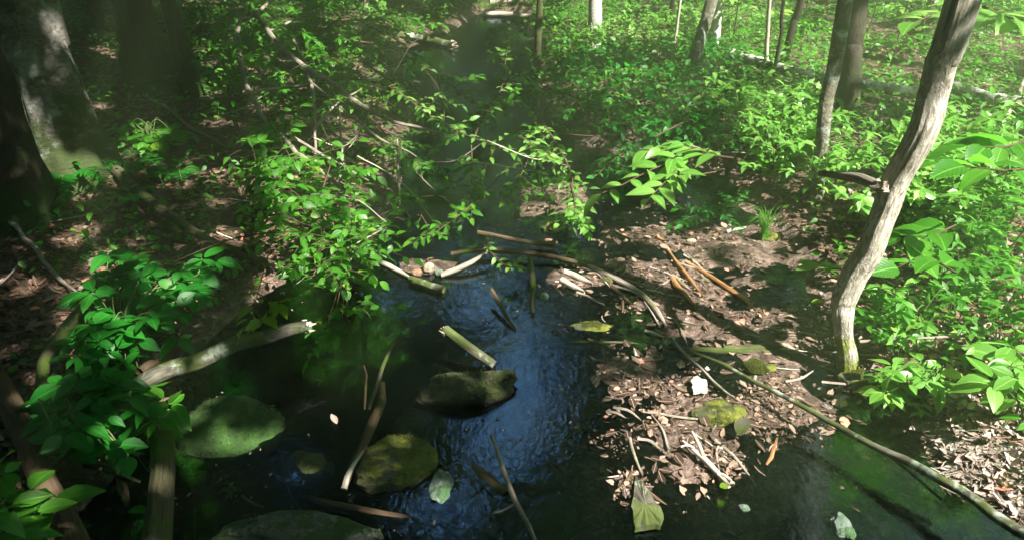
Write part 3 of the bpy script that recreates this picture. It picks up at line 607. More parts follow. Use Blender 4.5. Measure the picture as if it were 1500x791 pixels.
log('mossy_stick', 'short jagged yellow mossy stick under the low leaves', 'stick', [(118, 672, 11, .97), (150, 688, 12, .97), (206, 706, 5, .98)], M['wood_moss'])
log('mossy_stump', 'rotting mossy post leaning in the dark left pool', 'stump', [(236, 632, 26, .93), (238, 690, 28, .95), (236, 750, 32, .97), (232, 820, 36, 1.0)], M['wood_moss'], sides=18, rough=.25, broken=[0])
log('short_log', 'short grey green log with a cut end standing above the stream', 'log', [(652, 482, 13, .95), (690, 512, 15, .97), (724, 538, 13, 1.0)], M['wood_lichen'], broken=[0])
log('short_log', 'small pale log floating by the stick dam', 'log', [(601, 409, 11, .99), (650, 424, 11, .99)], M['wood_lichen'])
log('stick', 'light brown stick rising from the dam toward the pool', 'stick', [(646, 406, 9), (680, 390, 9, .98), (714, 370, 7, .97)], M['wood_grey'])
log('stick', 'pale stick laid along the left of the stick dam', 'stick', [(552, 384, 8), (580, 398, 8), (606, 412, 6)], M['wood_pale'])
log('stick', 'long thin tan stick standing out of the water at the bottom', 'stick', [(720, 636, 5, .90), (740, 690, 7, .92), (764, 745, 8, .94), (790, 805, 9, .96)], M['wood_grey'], wob=.003)
log('stick', 'thin twig crossing the long tan stick low in the water', 'stick', [(722, 752, 4), (760, 736, 4)], M['wood_grey'])
log('driftwood_branch', 'dark upright branch with a white peeled tip beside the yellow rock', 'branch', [(506, 712, 9), (520, 684, 12), (540, 640, 14, .97), (556, 596, 13, .95), (560, 560, 8, .93)], M['wood_brown'])
log('stick', 'white peeled wood leaning on the dark upright branch', 'stick', [(504, 716, 10, .985), (514, 690, 8, .975), (532, 660, 6, .965)], M['wood_pale'], rough=.35)
log('stick', 'slender yellow twig rising from the dark upright branch', 'stick', [(540, 600, 5, .95), (556, 560, 7, .93), (570, 520, 5, .92), (586, 490, 4, .9)], M['wood_moss'])
log('stick', 'thin upright twig left of the slender yellow twig', 'stick', [(534, 600, 4, .95), (536, 560, 4, .93), (533, 535, 3, .92)], M['wood_brown'])
log('sunken_log', 'dark sunken log lying under the rocks at the bottom', 'log', [(440, 722, 10), (490, 735, 13), (560, 750, 14), (640, 764, 12)], M['wood_brown'], up=-.024)
log('sunken_log', 'short dark log half sunk beside the blue ripples', 'log', [(694, 680, 16), (715, 698, 20), (742, 722, 20)], M['wood_brown'], up=-.03)
log('sunken_log', 'mossy submerged log crossing the stream behind the long rock', 'log', [(690, 512, 8, 1.0), (800, 502, 9, 1.0), (900, 500, 9), (990, 508, 9), (1100, 514, 12), (1150, 512, 12)], M['wood_moss'], up=-.022, rough=.3)
log('stick', 'dark angled stick crossing the pale blue water', 'stick', [(720, 424, 6, .97), (738, 452, 7, .98), (755, 484, 7)], M['wood_brown'])
log('stick', 'thick orange stick on the sunlit mud', 'stick', [(984, 408, 7), (998, 430, 9), (1018, 452, 8)], M['wood_orange'])
log('stick', 'long orange brown stick pointing at the mossy rocks', 'stick', [(978, 368, 6), (1000, 398, 7), (1030, 436, 5)], M['wood_orange'])
log('stick', 'long tan stick on the right of the orange sticks', 'stick', [(1004, 385, 5), (1048, 412, 6), (1090, 440, 7), (1108, 456, 6)], M['wood_orange'])
log('stick', 'yellow brown stick nearest the fallen mossy log in the shallows', 'stick', [(962, 348, 7), (975, 356, 6)], M['wood_orange'])
log('driftwood_slab', 'flat pinkish driftwood lying uppermost in the shallows', 'driftwood', [(826, 400, 8), (848, 409, 9), (868, 418, 7)], M['wood_pale'])
log('driftwood_slab', 'white driftwood slab below the pinkish piece', 'driftwood', [(822, 412, 9), (838, 421, 11), (856, 431, 9)], M['wood_pale'])
log('stick', 'dark crooked stick running through the shallow riffle', 'stick', [(862, 392, 8), (905, 415, 9), (940, 436, 9), (962, 462, 8), (975, 480, 6)], M['wood_grey'])
log('stick', 'straight dark stick pointing down the shallow riffle', 'stick', [(876, 400, 6), (900, 425, 7), (925, 448, 6)], M['wood_brown'])
log('stick', 'thin grey stick crossing the two driftwood slabs', 'stick', [(845, 430, 5), (885, 448, 5)], M['wood_grey'])
log('stick', 'bleached stick near the submerged crossing log', 'stick', [(945, 486, 5), (972, 496, 6)], M['wood_pale'])
log('stick', 'small grey stick on the wet mud by the crossing log', 'stick', [(990, 512, 5), (1016, 528, 7), (1030, 522, 5)], M['wood_lichen'])
log('dam_branch', 'long dark branch spanning the stream at the stick dam', 'branch', [(660, 372, 6, .98), (720, 366, 7, .98), (790, 372, 7, .98), (850, 384, 7, .99), (900, 398, 5)], M['wood_brown'])
log('dam_branch', 'dark bough reaching from the dam into the green pool', 'branch', [(700, 340, 6, .97), (750, 352, 7, .98), (812, 360, 6, .99)], M['wood_brown'])
log('stick', 'upright rotten stick standing between the dam and the blue water', 'stick', [(776, 378, 8, .96), (778, 410, 9, .98), (780, 462, 9)], M['wood_moss'])
log('forked_stick', 'white forked stick lying on the sunlit mud', 'stick', [(1068, 712, 8, .985), (1050, 690, 8, .985), (1030, 668, 8, .98), (1000, 645, 5, .975)], M['wood_pale'], extra=[[(1030, 668, 7, .98), (1022, 648, 5, .975), (1014, 632, 3, .97)], [(1016, 656, 5, .978), (998, 654, 3, .978)], [(1052, 694, 5, .985), (1072, 704, 3, .985)]])
log('fallen_branch', 'long lichened branch reaching down into the lower right corner', 'branch', [(1010, 514, 4, .97), (1060, 535, 5, .965), (1110, 562, 6, .96), (1170, 592, 6.5, .956), (1230, 624, 7.5, .952), (1290, 656, 9, .948), (1345, 686, 11, .944), (1400, 719, 12, .94), (1450, 749, 13, .937), (1530, 798, 14, .932)], M['wood_lichen'], sides=14, rough=.22, wob=.01, extra=[[(1290, 656, 5, .95), (1330, 690, 4, .96), (1380, 732, 4, .97)]])
log('fallen_branch', 'thin dark twig beside the start of the long lichened branch', 'branch', [(984, 495, 5, .99), (1010, 525, 4, .985), (1045, 556, 4, .98), (1082, 588, 3, .98)], M['wood_grey'])
log('stick', 'grey stick propped at the left edge by the brown stem', 'stick', [(-6, 262, 8, .94), (28, 242, 8, .94), (55, 225, 6, .94)], M['wood_grey'])
log('stick', 'long thin pale stick lying on the left bank litter', 'stick', [(0, 314, 5, .97), (35, 345, 5, .97), (80, 398, 5, .97), (118, 435, 4, .97)], M['wood_grey'])
log('stick', 'thin stick lying below the massive dark trunk', 'stick', [(210, 140, 4, .98), (240, 158, 4, .98), (285, 190, 4, .98), (330, 215, 3, .98)], M['wood_grey'])
log('stick', 'arched stick on the right bank by the shaded seedlings', 'stick', [(1012, 180, 8, .97), (1030, 192, 9, .97), (1052, 206, 7, .98)], M['wood_moss'])
log('stick', 'thin horizontal stick in the right undergrowth above the hanging leaves', 'stick', [(1005, 212, 5, .97), (1050, 224, 4, .96), (1105, 225, 4, .96)], M['wood_grey'])
log('stick', 'short pale stick beside the black pool on the right', 'stick', [(1064, 342, 6), (1092, 336, 7)], M['wood_pale'])
log('stick', 'sunlit dead stick in front of the white fallen log', 'stick', [(1464, 190, 7, .94), (1480, 160, 6, .93), (1505, 110, 6, .92)], M['wood_grey'])
log('stick', 'slanting dead stick right of the leaning trunk', 'stick', [(1382, 328, 8, .96), (1400, 295, 7, .94), (1425, 255, 5, .92)], M['wood_grey'])
log('fallen_branch', 'dark branch crossing the sunlit litter right of the leaning trunk', 'branch', [(1390, 388, 9, .98), (1430, 394, 10, .98), (1480, 398, 8, .98)], M['wood_brown'], extra=[[(1470, 398, 4, .98), (1490, 385, 3, .97), (1505, 372, 3, .96)]])
log('fallen_branch', 'forked bare branch tangled in the lower right seedlings', 'branch', [(1260, 500, 4, .95), (1320, 495, 4, .94), (1390, 492, 4, .94), (1440, 480, 5, .94), (1480, 430, 5, .93)], M['wood_grey'], extra=[[(1440, 480, 4, .94), (1470, 510, 4, .95), (1505, 520, 4, .95)], [(1400, 492, 3, .94), (1430, 510, 3, .96)]])
def slab(name, label, cat, poly, z, thick, mat):
    c = gz(sum(p[0] for p in poly) / len(poly), sum(p[1] for p in poly) / len(poly), z); T = [gz(a, b, z + .006 * math.sin(i * 2.3)) for i, (a, b) in enumerate(poly)]; n = len(T)
    Q = []
    for i in range(n):
        for k in range(5): f = k / 5; Q.append(T[i] * (1 - f) + T[(i + 1) % n] * f + rnd(1, .0022)[0])
    n = len(Q); B = [q * (1, 1, 0) + np.array([0, 0, z - thick]) + (q - c) * (.04, .04, 0) for q in Q]; V = Q + B + [c]
    tag(mesh_np(name, V, [(2 * n, i, (i + 1) % n) for i in range(n)], mat, quads=[(i + n, (i + 1) % n + n, (i + 1) % n, i) for i in range(n)], uv=np.array(V)[:, :2], smooth=False, loc=c), label, cat)
slab('sunken_board', 'flat pale green board pointing up through the mud', 'board', [(931, 694), (943, 708), (972, 752), (966, 766), (930, 772), (925, 735)], .022, .016, M['wood_lichen'])
slab('bark_piece', 'flat dark slab of bark lying in the left pool', 'bark', [(170, 700), (186, 706), (190, 735), (178, 732)], .01, .02, M['wood_brown'])
log('stick', 'rust coloured stick buried in the mud under the lichened branch', 'stick', [(1138, 642, 4), (1130, 665, 7), (1122, 682, 5)], M['wood_orange'])
log('stick', 'mossy log end beside the dark water right of the mud', 'stick', [(1060, 512, 9), (1100, 510, 11), (1142, 512, 9)], M['wood_moss'])
# broken limb on the main tree
mb = MB(); y0 = Ym + .05
tube(mb, [Dp(1202, 254, y0 + .25), Dp(1230, 258, y0 + .12), Dp(1262, 264, y0), Dp(1292, 274, y0 - .09)], [.011, .014, .017, .015], 16, 24, .25, 4, .004); mb.build('broken_limb', M['wood_grey'], t_main)
mb = MB()
for j in range(8): c = Dp(1292 + rng.uniform(-8, 6), 274 + rng.uniform(-8, 8), y0 - .09 - rng.uniform(0, .03)); tube(mb, [c, c + rnd(1, .014)[0]], [.013, .004], 6, 4, .3, j)
mb.build('limb_end', M['break'], t_main)
# scattered sticks
SP = [(600, 380, 70, 26, 16, 'small bare stick caught in the litter of the stick dam'), (920, 430, 110, 60, 26, 'small bare stick on the shallow muddy riffle'), (960, 660, 100, 80, 16, 'small bare stick on the sunlit wet mud'),
      (1180, 520, 80, 60, 14, 'small bare stick on the wet leaves by the leaning tree'), (1430, 660, 80, 60, 34, 'small pale stick on the sunlit corner litter'), (200, 320, 180, 110, 26, 'small dark stick on the shaded left bank'), (1400, 420, 90, 60, 14, 'small bare stick on the litter right of the leaning tree'), (300, 700, 160, 70, 10, 'small dark twig in the shaded left pool')]
for a, b, rx, ry, n, lab in SP:
    for _ in range(n):
        px, py = a + rng.uniform(-rx, rx), b + rng.uniform(-ry, ry); L = rng.uniform(.06, .22); an = rng.uniform(0, 6.28) if rng.random() < .5 else rng.normal(-.6, .4)
        p = G(px, py); e = p + np.array([math.cos(an) * L, math.sin(an) * L, 0]); e[2] = H(e[0], e[1]); m_ = (p + e) / 2 + np.array([rng.normal(0, .01), rng.normal(0, .01), .012]); r0 = rng.uniform(.002, .006)
        mb = MB(); tube(mb, [p + (0, 0, r0 * 2), m_, e + np.array([0, 0, r0 * 2])], [r0, r0, r0 * .5], 6, 8, .15, 3, .003)
        o = mb.build('twig', M[['wood_grey', 'wood_brown', 'wood_pale', 'wood_grey'][rng.integers(4)]], None, loc=p); tag(o, lab, 'twig', lab.replace('small bare stick', 'sticks').replace('small pale stick', 'pale sticks').replace('small dark stick', 'dark sticks').replace('small dark twig', 'dark twigs'))

# ---------------------------------------------------------------- rocks
def rock(name, label, px, py, wpx, hpx, mat, height=.5, ang=0, seed=0, up=0.0, amp=.22, group=None, flat=1.0, cat='rock'):
    c = gz(px, py, 0.0) if H(*gz(px, py)[:2]) < 0.0 else G(px, py)
    rg = rng_of(c); sx = wpx * rg / FPX / 2; elev = math.asin(CAMH / rg); sz = sx * height
    sy = max(.3 * sx, (hpx * rg / FPX / 2 - sz * math.cos(elev) * .6) / math.sin(elev)) * flat
    import bmesh
    bm = bmesh.new(); bmesh.ops.create_icosphere(bm, subdivisions=5, radius=1)
    for v in bm.verts:
        n = v.co.normalized(); q = n * 1.3 + Vector((seed * 3.1, seed * 1.7, seed))
        s = 1 + amp * mnoise.noise(q) * 1.6 + amp * .35 * mnoise.noise(q * 3.1) + amp * .16 * mnoise.noise(q * 8) + .02 * mnoise.noise(q * 22)
        co = n * s
        if co.z > .5: co.z = .5 + (co.z - .5) * .7
        v.co = Vector((co.x * sx, co.y * sy, co.z * sz))
    me = bpy.data.meshes.new(name); bm.to_mesh(me); bm.free(); me.materials.append(M[mat]); me.polygons.foreach_set('use_smooth', [True] * len(me.polygons))
    o = bpy.data.objects.new(name, me); link(o); o.location = (c[0], c[1], c[2] + up); o.rotation_euler.z = R(ang)
    if wpx > 34 and up > -.03 and 'stone' not in mat:
        nv = len(me.vertices); V = np.zeros(nv * 3, np.float32); me.vertices.foreach_get('co', V); V = V.reshape(-1, 3).astype(float); Nn = np.zeros(nv * 3, np.float32); me.vertices.foreach_get('normal', Nn); Nn = Nn.reshape(-1, 3).astype(float)
        k = (Nn[:, 2] > .1) & (fbm(V[:, 0] * 16 + seed, V[:, 1] * 16 + V[:, 2] * 9, 3, seed) > (-.03 if mat in ('rock_green', 'rock_brown') else .05)) & (V[:, 2] > .004)
        idx = np.repeat(np.where(k)[0], 4); n_ = len(idx)
        if n_:
            P = V[idx] + rng.normal(size=(n_, 3)) * sx * .03 * (1, 1, .1); L_ = rng.uniform(.003, .008, n_); ml = MB(); leaves(ml, P, Nn[idx] + rnd(n_, .6), rnd(n_), L_, L_ * .4, TL, .2, .2)
            mo = ml.build('moss', M['moss_dark' if mat in ('rock_green', 'rock_brown', 'rock_grey') else 'moss_leaf']); mo.parent = o
    return tag(o, label, cat, group)
rock('rock', 'rounded yellow green mossy rock in the dark pool', 580, 682, 108, 88, 'rock_yellow', .55, 10, 3, .0)
rock('rock', 'long low brown mossy rock right of the upright branch', 676, 576, 146, 62, 'rock_brown', .42, 8, 5, .01)
rock('rock', 'grey flat rock with dark moss at the bottom edge', 436, 785, 190, 62, 'rock_grey', .35, 0, 8, .0)
rock('rock', 'large dark mossy mound of rock in the left pool', 335, 625, 150, 96, 'rock_green', .5, 5, 11, -.01)
rock('rock', 'green algae covered rock just under water below the blue ripples', 788, 684, 62, 50, 'rock_green', .5, 0, 13, -.055)
rock('rock', 'green algae rock under water at the bottom near the tan stick', 812, 742, 74, 76, 'rock_green', .5, 20, 15, -.05)
rock('rock', 'small pale teal stone right of the yellow green rock', 646, 712, 32, 46, 'rock_teal', .5, 0, 17, .0)
rock('rock', 'small green sunken rock left of the long brown rock', 600, 612, 44, 50, 'rock_teal', .5, 0, 19, -.035)
rock('rock', 'mossy sunken rock left of the upright branch', 450, 675, 70, 60, 'rock_brown', .5, 0, 21, -.03)
rock('stone', 'round pale stone sitting on the stick dam', 628, 396, 17, 17, 'stone_pale', .9, 0, 22, .015, .08, cat='stone')
rock('stone', 'small reddish stone left of the round pale stone', 611, 402, 16, 13, 'stone_red', .8, 0, 23, .01, .1, cat='stone')
rock('stone', 'small greenish stone right of the round pale stone', 643, 402, 13, 12, 'rock_teal', .8, 0, 24, .01, .1, cat='stone')
rock('rock', 'yellow brown stone at the foot of the drooping leafy sprig', 806, 336, 26, 22, 'rock_yellow', .7, 0, 25, .0)
rock('rock', 'tan stone below the yellow brown stone', 800, 356, 34, 12, 'stone_red', .4, 0, 26, .0)
rock('rock', 'yellow mossy rock under the grass tuft', 1122, 348, 36, 24, 'rock_yellow', .6, 0, 27, .0)
rock('rock', 'small white stone at the edge of the black pool', 1013, 356, 13, 8, 'stone_pale', .6, 0, 28, .01, .1)
rock('rock', 'yellow moss covered stone on the wet mud', 1112, 540, 40, 26, 'rock_yellow', .5, 0, 29, .0)
rock('rock', 'bright mossy stone at the foot of the leaning tree', 1256, 556, 52, 34, 'rock_yellow', .6, 0, 30, .0)
rock('rock', 'mossy clump capped with red leaves beside the forked stick', 1050, 606, 72, 46, 'rock_yellow', .35, 0, 31, -.005)
rock('rock', 'mossy hummock left of the sunlit corner litter', 1350, 606, 60, 34, 'rock_yellow', .5, 0, 32, .0)
rock('rock', 'small pale rock in the shallow riffle by the driftwood', 795, 434, 18, 14, 'rock_teal', .6, 0, 33, .0)
rock('rock', 'yellow stained stone at the upper right of the riffle', 888, 412, 26, 12, 'rock_yellow', .5, 0, 34, .0)
rock('rock', 'low mossy stone half sunk in front of the crossing log', 868, 478, 70, 22, 'rock_yellow', .25, 0, 35, -.012)
rock('rock', 'small grey stone on the dark mud in the lower right', 1090, 744, 14, 12, 'rock_teal', .7, 0, 36, .0)
rock('rock', 'green mossy stone low in the dark lower right water', 1235, 772, 24, 34, 'rock_teal', .6, 0, 37, .0)

# ---------------------------------------------------------------- foliage
def foliage(root, mb_s, mb_l, mat, stem='stem', smat=None):
    s = mb_s.build(stem, smat or M['stem'], root) if mb_s.n else None
    if mb_l.n: mb_l.build('foliage', mat, root)
    return s
def sprig_into(ms, ml, path, r0, L, count, start=.25, tmpl=TM, side=0, slen=.12, droop=.3, up=.3, wr=.55, wob=.004, jit=.35):
    S = tube(ms, path, [r0, r0 * .35], 6, None, 0, 1, wob, cap=False)
    twig_leaves(ml, S, start, count, L, tmpl, .9, up, droop, wr, jit)
    for _ in range(side):
        i = int(rng.uniform(start, .97) * (len(S) - 2)); T = S[i + 1] - S[i]; T /= np.linalg.norm(T) + 1e-9; d = T * .6 + rnd(1, .7)[0] * np.array([1, 1, .45]); d /= np.linalg.norm(d)
        l = slen * rng.uniform(.6, 1.4); S2 = tube(ms, [S[i], S[i] + d * l * .5, S[i] + d * l + np.array([0, 0, -.12 * l])], [r0 * .45, r0 * .15], 5, 5, cap=False)
        twig_leaves(ml, S2, .3, max(3, int(l / L * 2.0)), L * .95, tmpl, .9, up, droop, wr, jit)
def pp(path): return [A(*q) for q in path]

# central streamside shrub: bare arching branches and leafy twigs
root = empty('streamside_shrub', G(430, 318), 'tangled leafy shrub with bare arching branches leaning over the stream', 'shrub')
bare = [([(372, 18, .80), (395, 48, .80), (440, 95, .80), (480, 118, .82), (520, 148, .83), (570, 175, .85), (640, 195, .87)], 5), ([(395, 46, .80), (430, 30, .80), (474, 12, .79)], 4), ([(372, 133, .86), (420, 128, .86), (462, 121, .86)], 4.5),
        ([(400, 0, .78), (372, 22, .80), (350, 35, .80), (352, 90, .82), (372, 150, .84), (415, 205, .87), (462, 245, .90), (520, 290, .92)], 4.5), ([(430, 60, .80), (452, 110, .82), (460, 160, .85), (462, 250, .9)], 4),
        ([(460, 190, .86), (490, 155, .85), (530, 130, .84)], 4), ([(455, 120, .83), (540, 190, .87), (610, 230, .9)], 3), ([(410, 190, .86), (470, 225, .89), (540, 265, .92)], 4), ([(498, 160, .86), (500, 210, .88), (508, 255, .9)], 3),
        ([(582, 205, .88), (585, 290, .92), (592, 325, .93)], 2.5), ([(585, 295, .92), (600, 318, .925)], 2.2), ([(372, 222, .9), (420, 214, .9)], 4), ([(380, 260, .92), (362, 280, .93)], 3), ([(486, 335, .95), (490, 358, .955)], 6), ([(500, 345, .95), (515, 362, .95), (508, 400, 1)], 4)]
mb = MB(); BR = []
for path, wd in bare:
    P = pp(path); BR.append(spline(P, 30)); r0 = wd * rng_of(P[0]) / FPX / 2; tube(mb, P, [r0, r0, r0 * .55], 8, None, .15, 3, .008, cap=True)
mb.build('branches', M['wood_grey'], root)
BR = np.vstack(BR); ms, ml = MB(), MB()
for cxp, cyp, rx, ry, n in [(450, 225, 70, 50, 32), (430, 300, 60, 45, 34), (500, 320, 60, 45, 32), (480, 390, 70, 50, 24), (530, 350, 40, 30, 10), (400, 250, 40, 60, 10), (490, 465, 22, 28, 6), (575, 300, 30, 30, 5), (450, 170, 40, 24, 6), (360, 230, 40, 50, 8)]:
    for _ in range(n):
        a = rng.uniform(0, 6.28); q = math.sqrt(rng.random()); px, py = cxp + q * rx * math.cos(a), cyp + q * ry * math.sin(a); f = rng.uniform(.82, .95)
        p = A(px, py, f); d = np.array([rng.normal(0, 1), rng.normal(0, 1), rng.normal(-.1, .3)]); d /= np.linalg.norm(d)
        b = BR[np.argmin(((BR - p) ** 2).sum(-1))]; tube(ms, [b, (b + p) / 2 + np.array([0, 0, .02]), p], [.0025, .002, .0018], 5, 8, cap=False)
        sprig_into(ms, ml, [p, p + d * .08, p + d * .15 + np.array([0, 0, -.02])], .0018, 18 * rng_of(p) / FPX, rng.integers(4, 8), .05, TH if f < .9 else TM, wr=.62)
foliage(root, ms, ml, M['leaf'], 'twigs', M['wood_brown'])

def leafy(name, label, paths, mat, Lpx, count, r0px=2.5, side=3, smat='wood_brown', tmpl=TM, start=.2, droop=.3, cat='branch', slen=.12, wr=.55, up=.3, jit=.35, ground=False, group=None, stem='twig'):
    P0 = A(*paths[0][0]); root = empty(name, P0, label, cat, group)
    for path in paths:
        ms, ml = MB(), MB(); P = pp(path); rg = rng_of(P[len(P) // 2]); sprig_into(ms, ml, P, r0px * rg / FPX / 2, Lpx * rg / FPX, count, start, tmpl, side, slen, droop, up, wr, jit=jit)
        s_ = ms.build(stem, M[smat], root); ml.build('foliage', M[mat], s_)
    return root
leafy('leafy_branch', 'sunlit leafy branch slanting across the dark upper pool', [[(470, 118, .84), (540, 118, .84), (590, 140, .85), (640, 178, .86), (700, 205, .88), (760, 225, .9)]], 'leaf_light', 15, 34, 3, 14, slen=.14)
leafy('leafy_branch', 'upright spray of small pale leaves over the pool middle', [[(690, 210, .9), (715, 160, .88), (735, 125, .87), (745, 50, .85)], [(735, 125, .87), (765, 110, .87), (782, 130, .88)]], 'leaf_light', 14, 24, 3, 12, slen=.10)
leafy('leafy_branch', 'bright drooping spray of small leaves above the stones', [[(770, 150, .88), (800, 185, .88), (820, 220, .88), (838, 260, .89), (832, 300, .91), (818, 328, .94)], [(836, 270, .89), (845, 310, .91), (862, 340, .93)], [(760, 200, .9), (790, 215, .89), (815, 235, .88)]], 'leaf_light', 14, 26, 3.5, 14, slen=.09)
leafy('leafy_branch', 'thin hanging twig of small leaves over the green pool', [[(640, 110, .85), (650, 160, .87), (640, 240, .9), (612, 330, .94)]], 'leaf', 14, 8, 2, 2)
leafy('leafy_branch', 'spray of leaves hanging at the near side of the green pool', [[(690, 212, .9), (692, 260, .92), (690, 320, .94)], [(740, 250, .92), (690, 300, .93), (640, 340, .94), (600, 358, .95)]], 'leaf', 16, 20, 2.5, 10, slen=.10)
leafy('leafy_branch', 'small leafy spray hanging over the stick dam', [[(700, 350, .95), (725, 375, .95), (748, 392, .95), (765, 380, .95)]], 'leaf_light', 14, 12, 2.5, 8, slen=.06)
leafy('leafy_branch', 'dim leaves along a twig at the far side of the pool', [[(560, 130, .9), (620, 112, .9), (690, 120, .92)], [(700, 165, .92), (660, 200, .92), (600, 190, .92)]], 'leaf', 12, 20, 2, 10, slen=.10)
leafy('leafy_branch', 'hanging branch of large bright pointed leaves over the black pool', [[(1075, 232, .78), (1020, 226, .775), (975, 240, .77), (930, 262, .765), (880, 284, .76)], [(1000, 230, .775), (985, 255, .77), (950, 292, .77)], [(1040, 226, .775), (1000, 214, .77), (940, 222, .77)]], 'leaf_light', 36, 13, 3.5, 2, tmpl=TH, start=.12, droop=.35, slen=.10, wr=.46, jit=.25)
leafy('leafy_branch', 'backlit yellow green leaves on a thin stem over the lichened log', [[(405, 330, .84), (385, 400, .85), (375, 440, .86), (360, 478, .87)], [(378, 430, .86), (400, 440, .86), (412, 446, .86)], [(372, 450, .865), (380, 464, .865), (384, 470, .865)]], 'leaf_yellow', 26, 6, 2, 0, tmpl=TH, start=.55, wr=.55, jit=.6)
leafy('leafy_branch', 'cluster of broad leaves hanging in front of the leaning trunk top', [[(1440, -12, .55), (1405, 8, .55), (1370, 22, .55), (1340, 34, .55)], [(1440, 10, .55), (1470, 24, .56), (1500, 30, .56)]], 'leaf_light', 48, 6, 4, 0, tmpl=TH, wr=.6, start=.3)
leafy('leafy_branch', 'dim broad leaves reaching in from the right edge', [[(1530, 240, .62), (1480, 250, .62), (1430, 245, .62), (1380, 240, .62)], [(1520, 200, .62), (1470, 215, .62), (1420, 214, .62)]], 'leaf', 52, 8, 4, 0, tmpl=TH, wr=.55, start=.2, jit=.25)
leafy('leafy_branch', 'shaded broad leaves right of the leaning trunk', [[(1400, 400, .8), (1370, 380, .8), (1345, 375, .8), (1315, 392, .8)], [(1400, 330, .8), (1360, 345, .8), (1320, 350, .8)]], 'leaf', 46, 6, 3, 0, tmpl=TH, wr=.72, start=.2, jit=.25)
leafy('leafy_branch', 'four glossy leaves floating over the mud left of the leaning trunk', [[(1235, 395, .88), (1215, 392, .88), (1190, 386, .88)]], 'leaf_light', 26, 5, 2.5, 0, tmpl=TH, wr=.5)

leafy('overhanging_branch', 'leafy boughs leaning over the upper pool from the left bank', [[(520, 60, .9), (570, 70, .9), (640, 110, .92), (690, 150, .93)], [(530, 90, .9), (590, 130, .91), (640, 165, .93)], [(500, 30, .92), (570, 30, .93), (650, 40, .94)], [(540, 170, .9), (600, 230, .92), (660, 250, .94)]], 'leaf', 14, 26, 3, 16, slen=.2)
leafy('overhanging_branch', 'leafy boughs leaning over the upper pool from the right bank', [[(860, 150, .92), (800, 130, .92), (740, 150, .93), (700, 185, .94)], [(850, 90, .93), (790, 80, .93), (720, 90, .94)], [(870, 200, .92), (800, 200, .92), (760, 260, .94), (740, 300, .95)], [(850, 30, .95), (780, 30, .95), (720, 50, .95)]], 'leaf', 14, 26, 3, 16, slen=.2)
leafy('overhanging_branch', 'dark twiggy growth hanging low over the black pool', [[(1060, 250, .93), (980, 260, .94), (900, 250, .95)], [(1000, 180, .93), (920, 220, .94), (870, 260, .96)], [(1100, 300, .93), (1040, 310, .94), (1000, 330, .96)]], 'leaf_deep', 13, 22, 3, 16, slen=.16)
def broadshrub(name, label, regs, mat, Lpx, cat='shrub', base=None, wr=.62, f=(.84, .93)):
    b = G(*base); root = empty(name, b, label, cat); ms, ml = MB(), MB()
    for cxp, cyp, rx, ry, n in regs:
        for _ in range(n):
            a = rng.uniform(0, 6.28); q = math.sqrt(rng.random()); px, py = cxp + q * rx * math.cos(a), cyp + q * ry * math.sin(a); ff = rng.uniform(*f)
            p = A(px, py, ff); m_ = (b + p) / 2 + np.array([0, 0, .08]) + rnd(1, .02)[0]
            tube(ms, [b + rnd(1, .03)[0] * (1, 1, 0), m_, p], [.004, .0025, .0015], 5, 10, cap=False)
            k = int(rng.integers(3, 6)); a0 = rng.uniform(0, 6.28); aa = a0 + np.arange(k) * 6.283 / k + rng.normal(0, .2, k)
            D = np.stack([np.cos(aa), np.sin(aa), np.full(k, -.05)], -1) + rnd(k, .12); L = Lpx * rng_of(p) / FPX * rng.uniform(.45, 1.15, k)
            leaves(ml, np.tile(p, (k, 1)) + D * .008, D, UP + rnd(k, .33), L, L * wr, TH, rng.uniform(.05, .5, k))
    foliage(root, ms, ml, M[mat], 'stems', M['stem']); return root
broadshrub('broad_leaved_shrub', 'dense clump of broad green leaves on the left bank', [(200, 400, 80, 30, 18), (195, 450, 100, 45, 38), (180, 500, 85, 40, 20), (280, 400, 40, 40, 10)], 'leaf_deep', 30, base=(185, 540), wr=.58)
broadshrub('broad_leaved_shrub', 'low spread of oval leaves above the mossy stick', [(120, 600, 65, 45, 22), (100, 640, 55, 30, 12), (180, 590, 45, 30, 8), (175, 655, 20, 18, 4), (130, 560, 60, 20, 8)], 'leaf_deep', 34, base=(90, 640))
broadshrub('broad_leaved_shrub', 'small whorls of rounded leaves near the mossy mound', [(225, 620, 24, 14, 3), (250, 605, 18, 16, 3), (200, 575, 16, 12, 2)], 'leaf', 36, base=(230, 655))
broadshrub('broad_leaved_shrub', 'large plain leaves in the lower left corner', [(20, 755, 36, 20, 4), (50, 735, 30, 22, 3), (10, 690, 16, 10, 2), (15, 785, 30, 14, 2)], 'leaf', 48, base=(10, 800), f=(.78, .86), wr=.52)
broadshrub('broad_leaved_shrub', 'shaded cluster of bright tipped leaves beyond the old tree', [(215, 190, 40, 12, 10), (225, 205, 40, 10, 6)], 'leaf', 26, base=(220, 212), f=(.93, .97), wr=.5)
broadshrub('broad_leaved_shrub', 'sunlit seedling cluster right of the leaning tree foot', [(1335, 545, 50, 24, 14), (1310, 570, 24, 14, 5), (1370, 560, 24, 16, 5)], 'leaf_light', 30, base=(1340, 590), f=(.92, .97), wr=.5)
broadshrub('broad_leaved_shrub', 'washed out bright leaves at the right edge above the corner litter', [(1480, 560, 30, 24, 8), (1490, 525, 20, 20, 5)], 'leaf_light', 40, base=(1490, 620), f=(.88, .95), wr=.55)
broadshrub('broad_leaved_shrub', 'yellowish low leaves behind the foot of the leaning tree', [(1290, 440, 40, 30, 9), (1330, 480, 44, 24, 8)], 'leaf_light', 24, base=(1320, 500), f=(.92, .97), wr=.5)

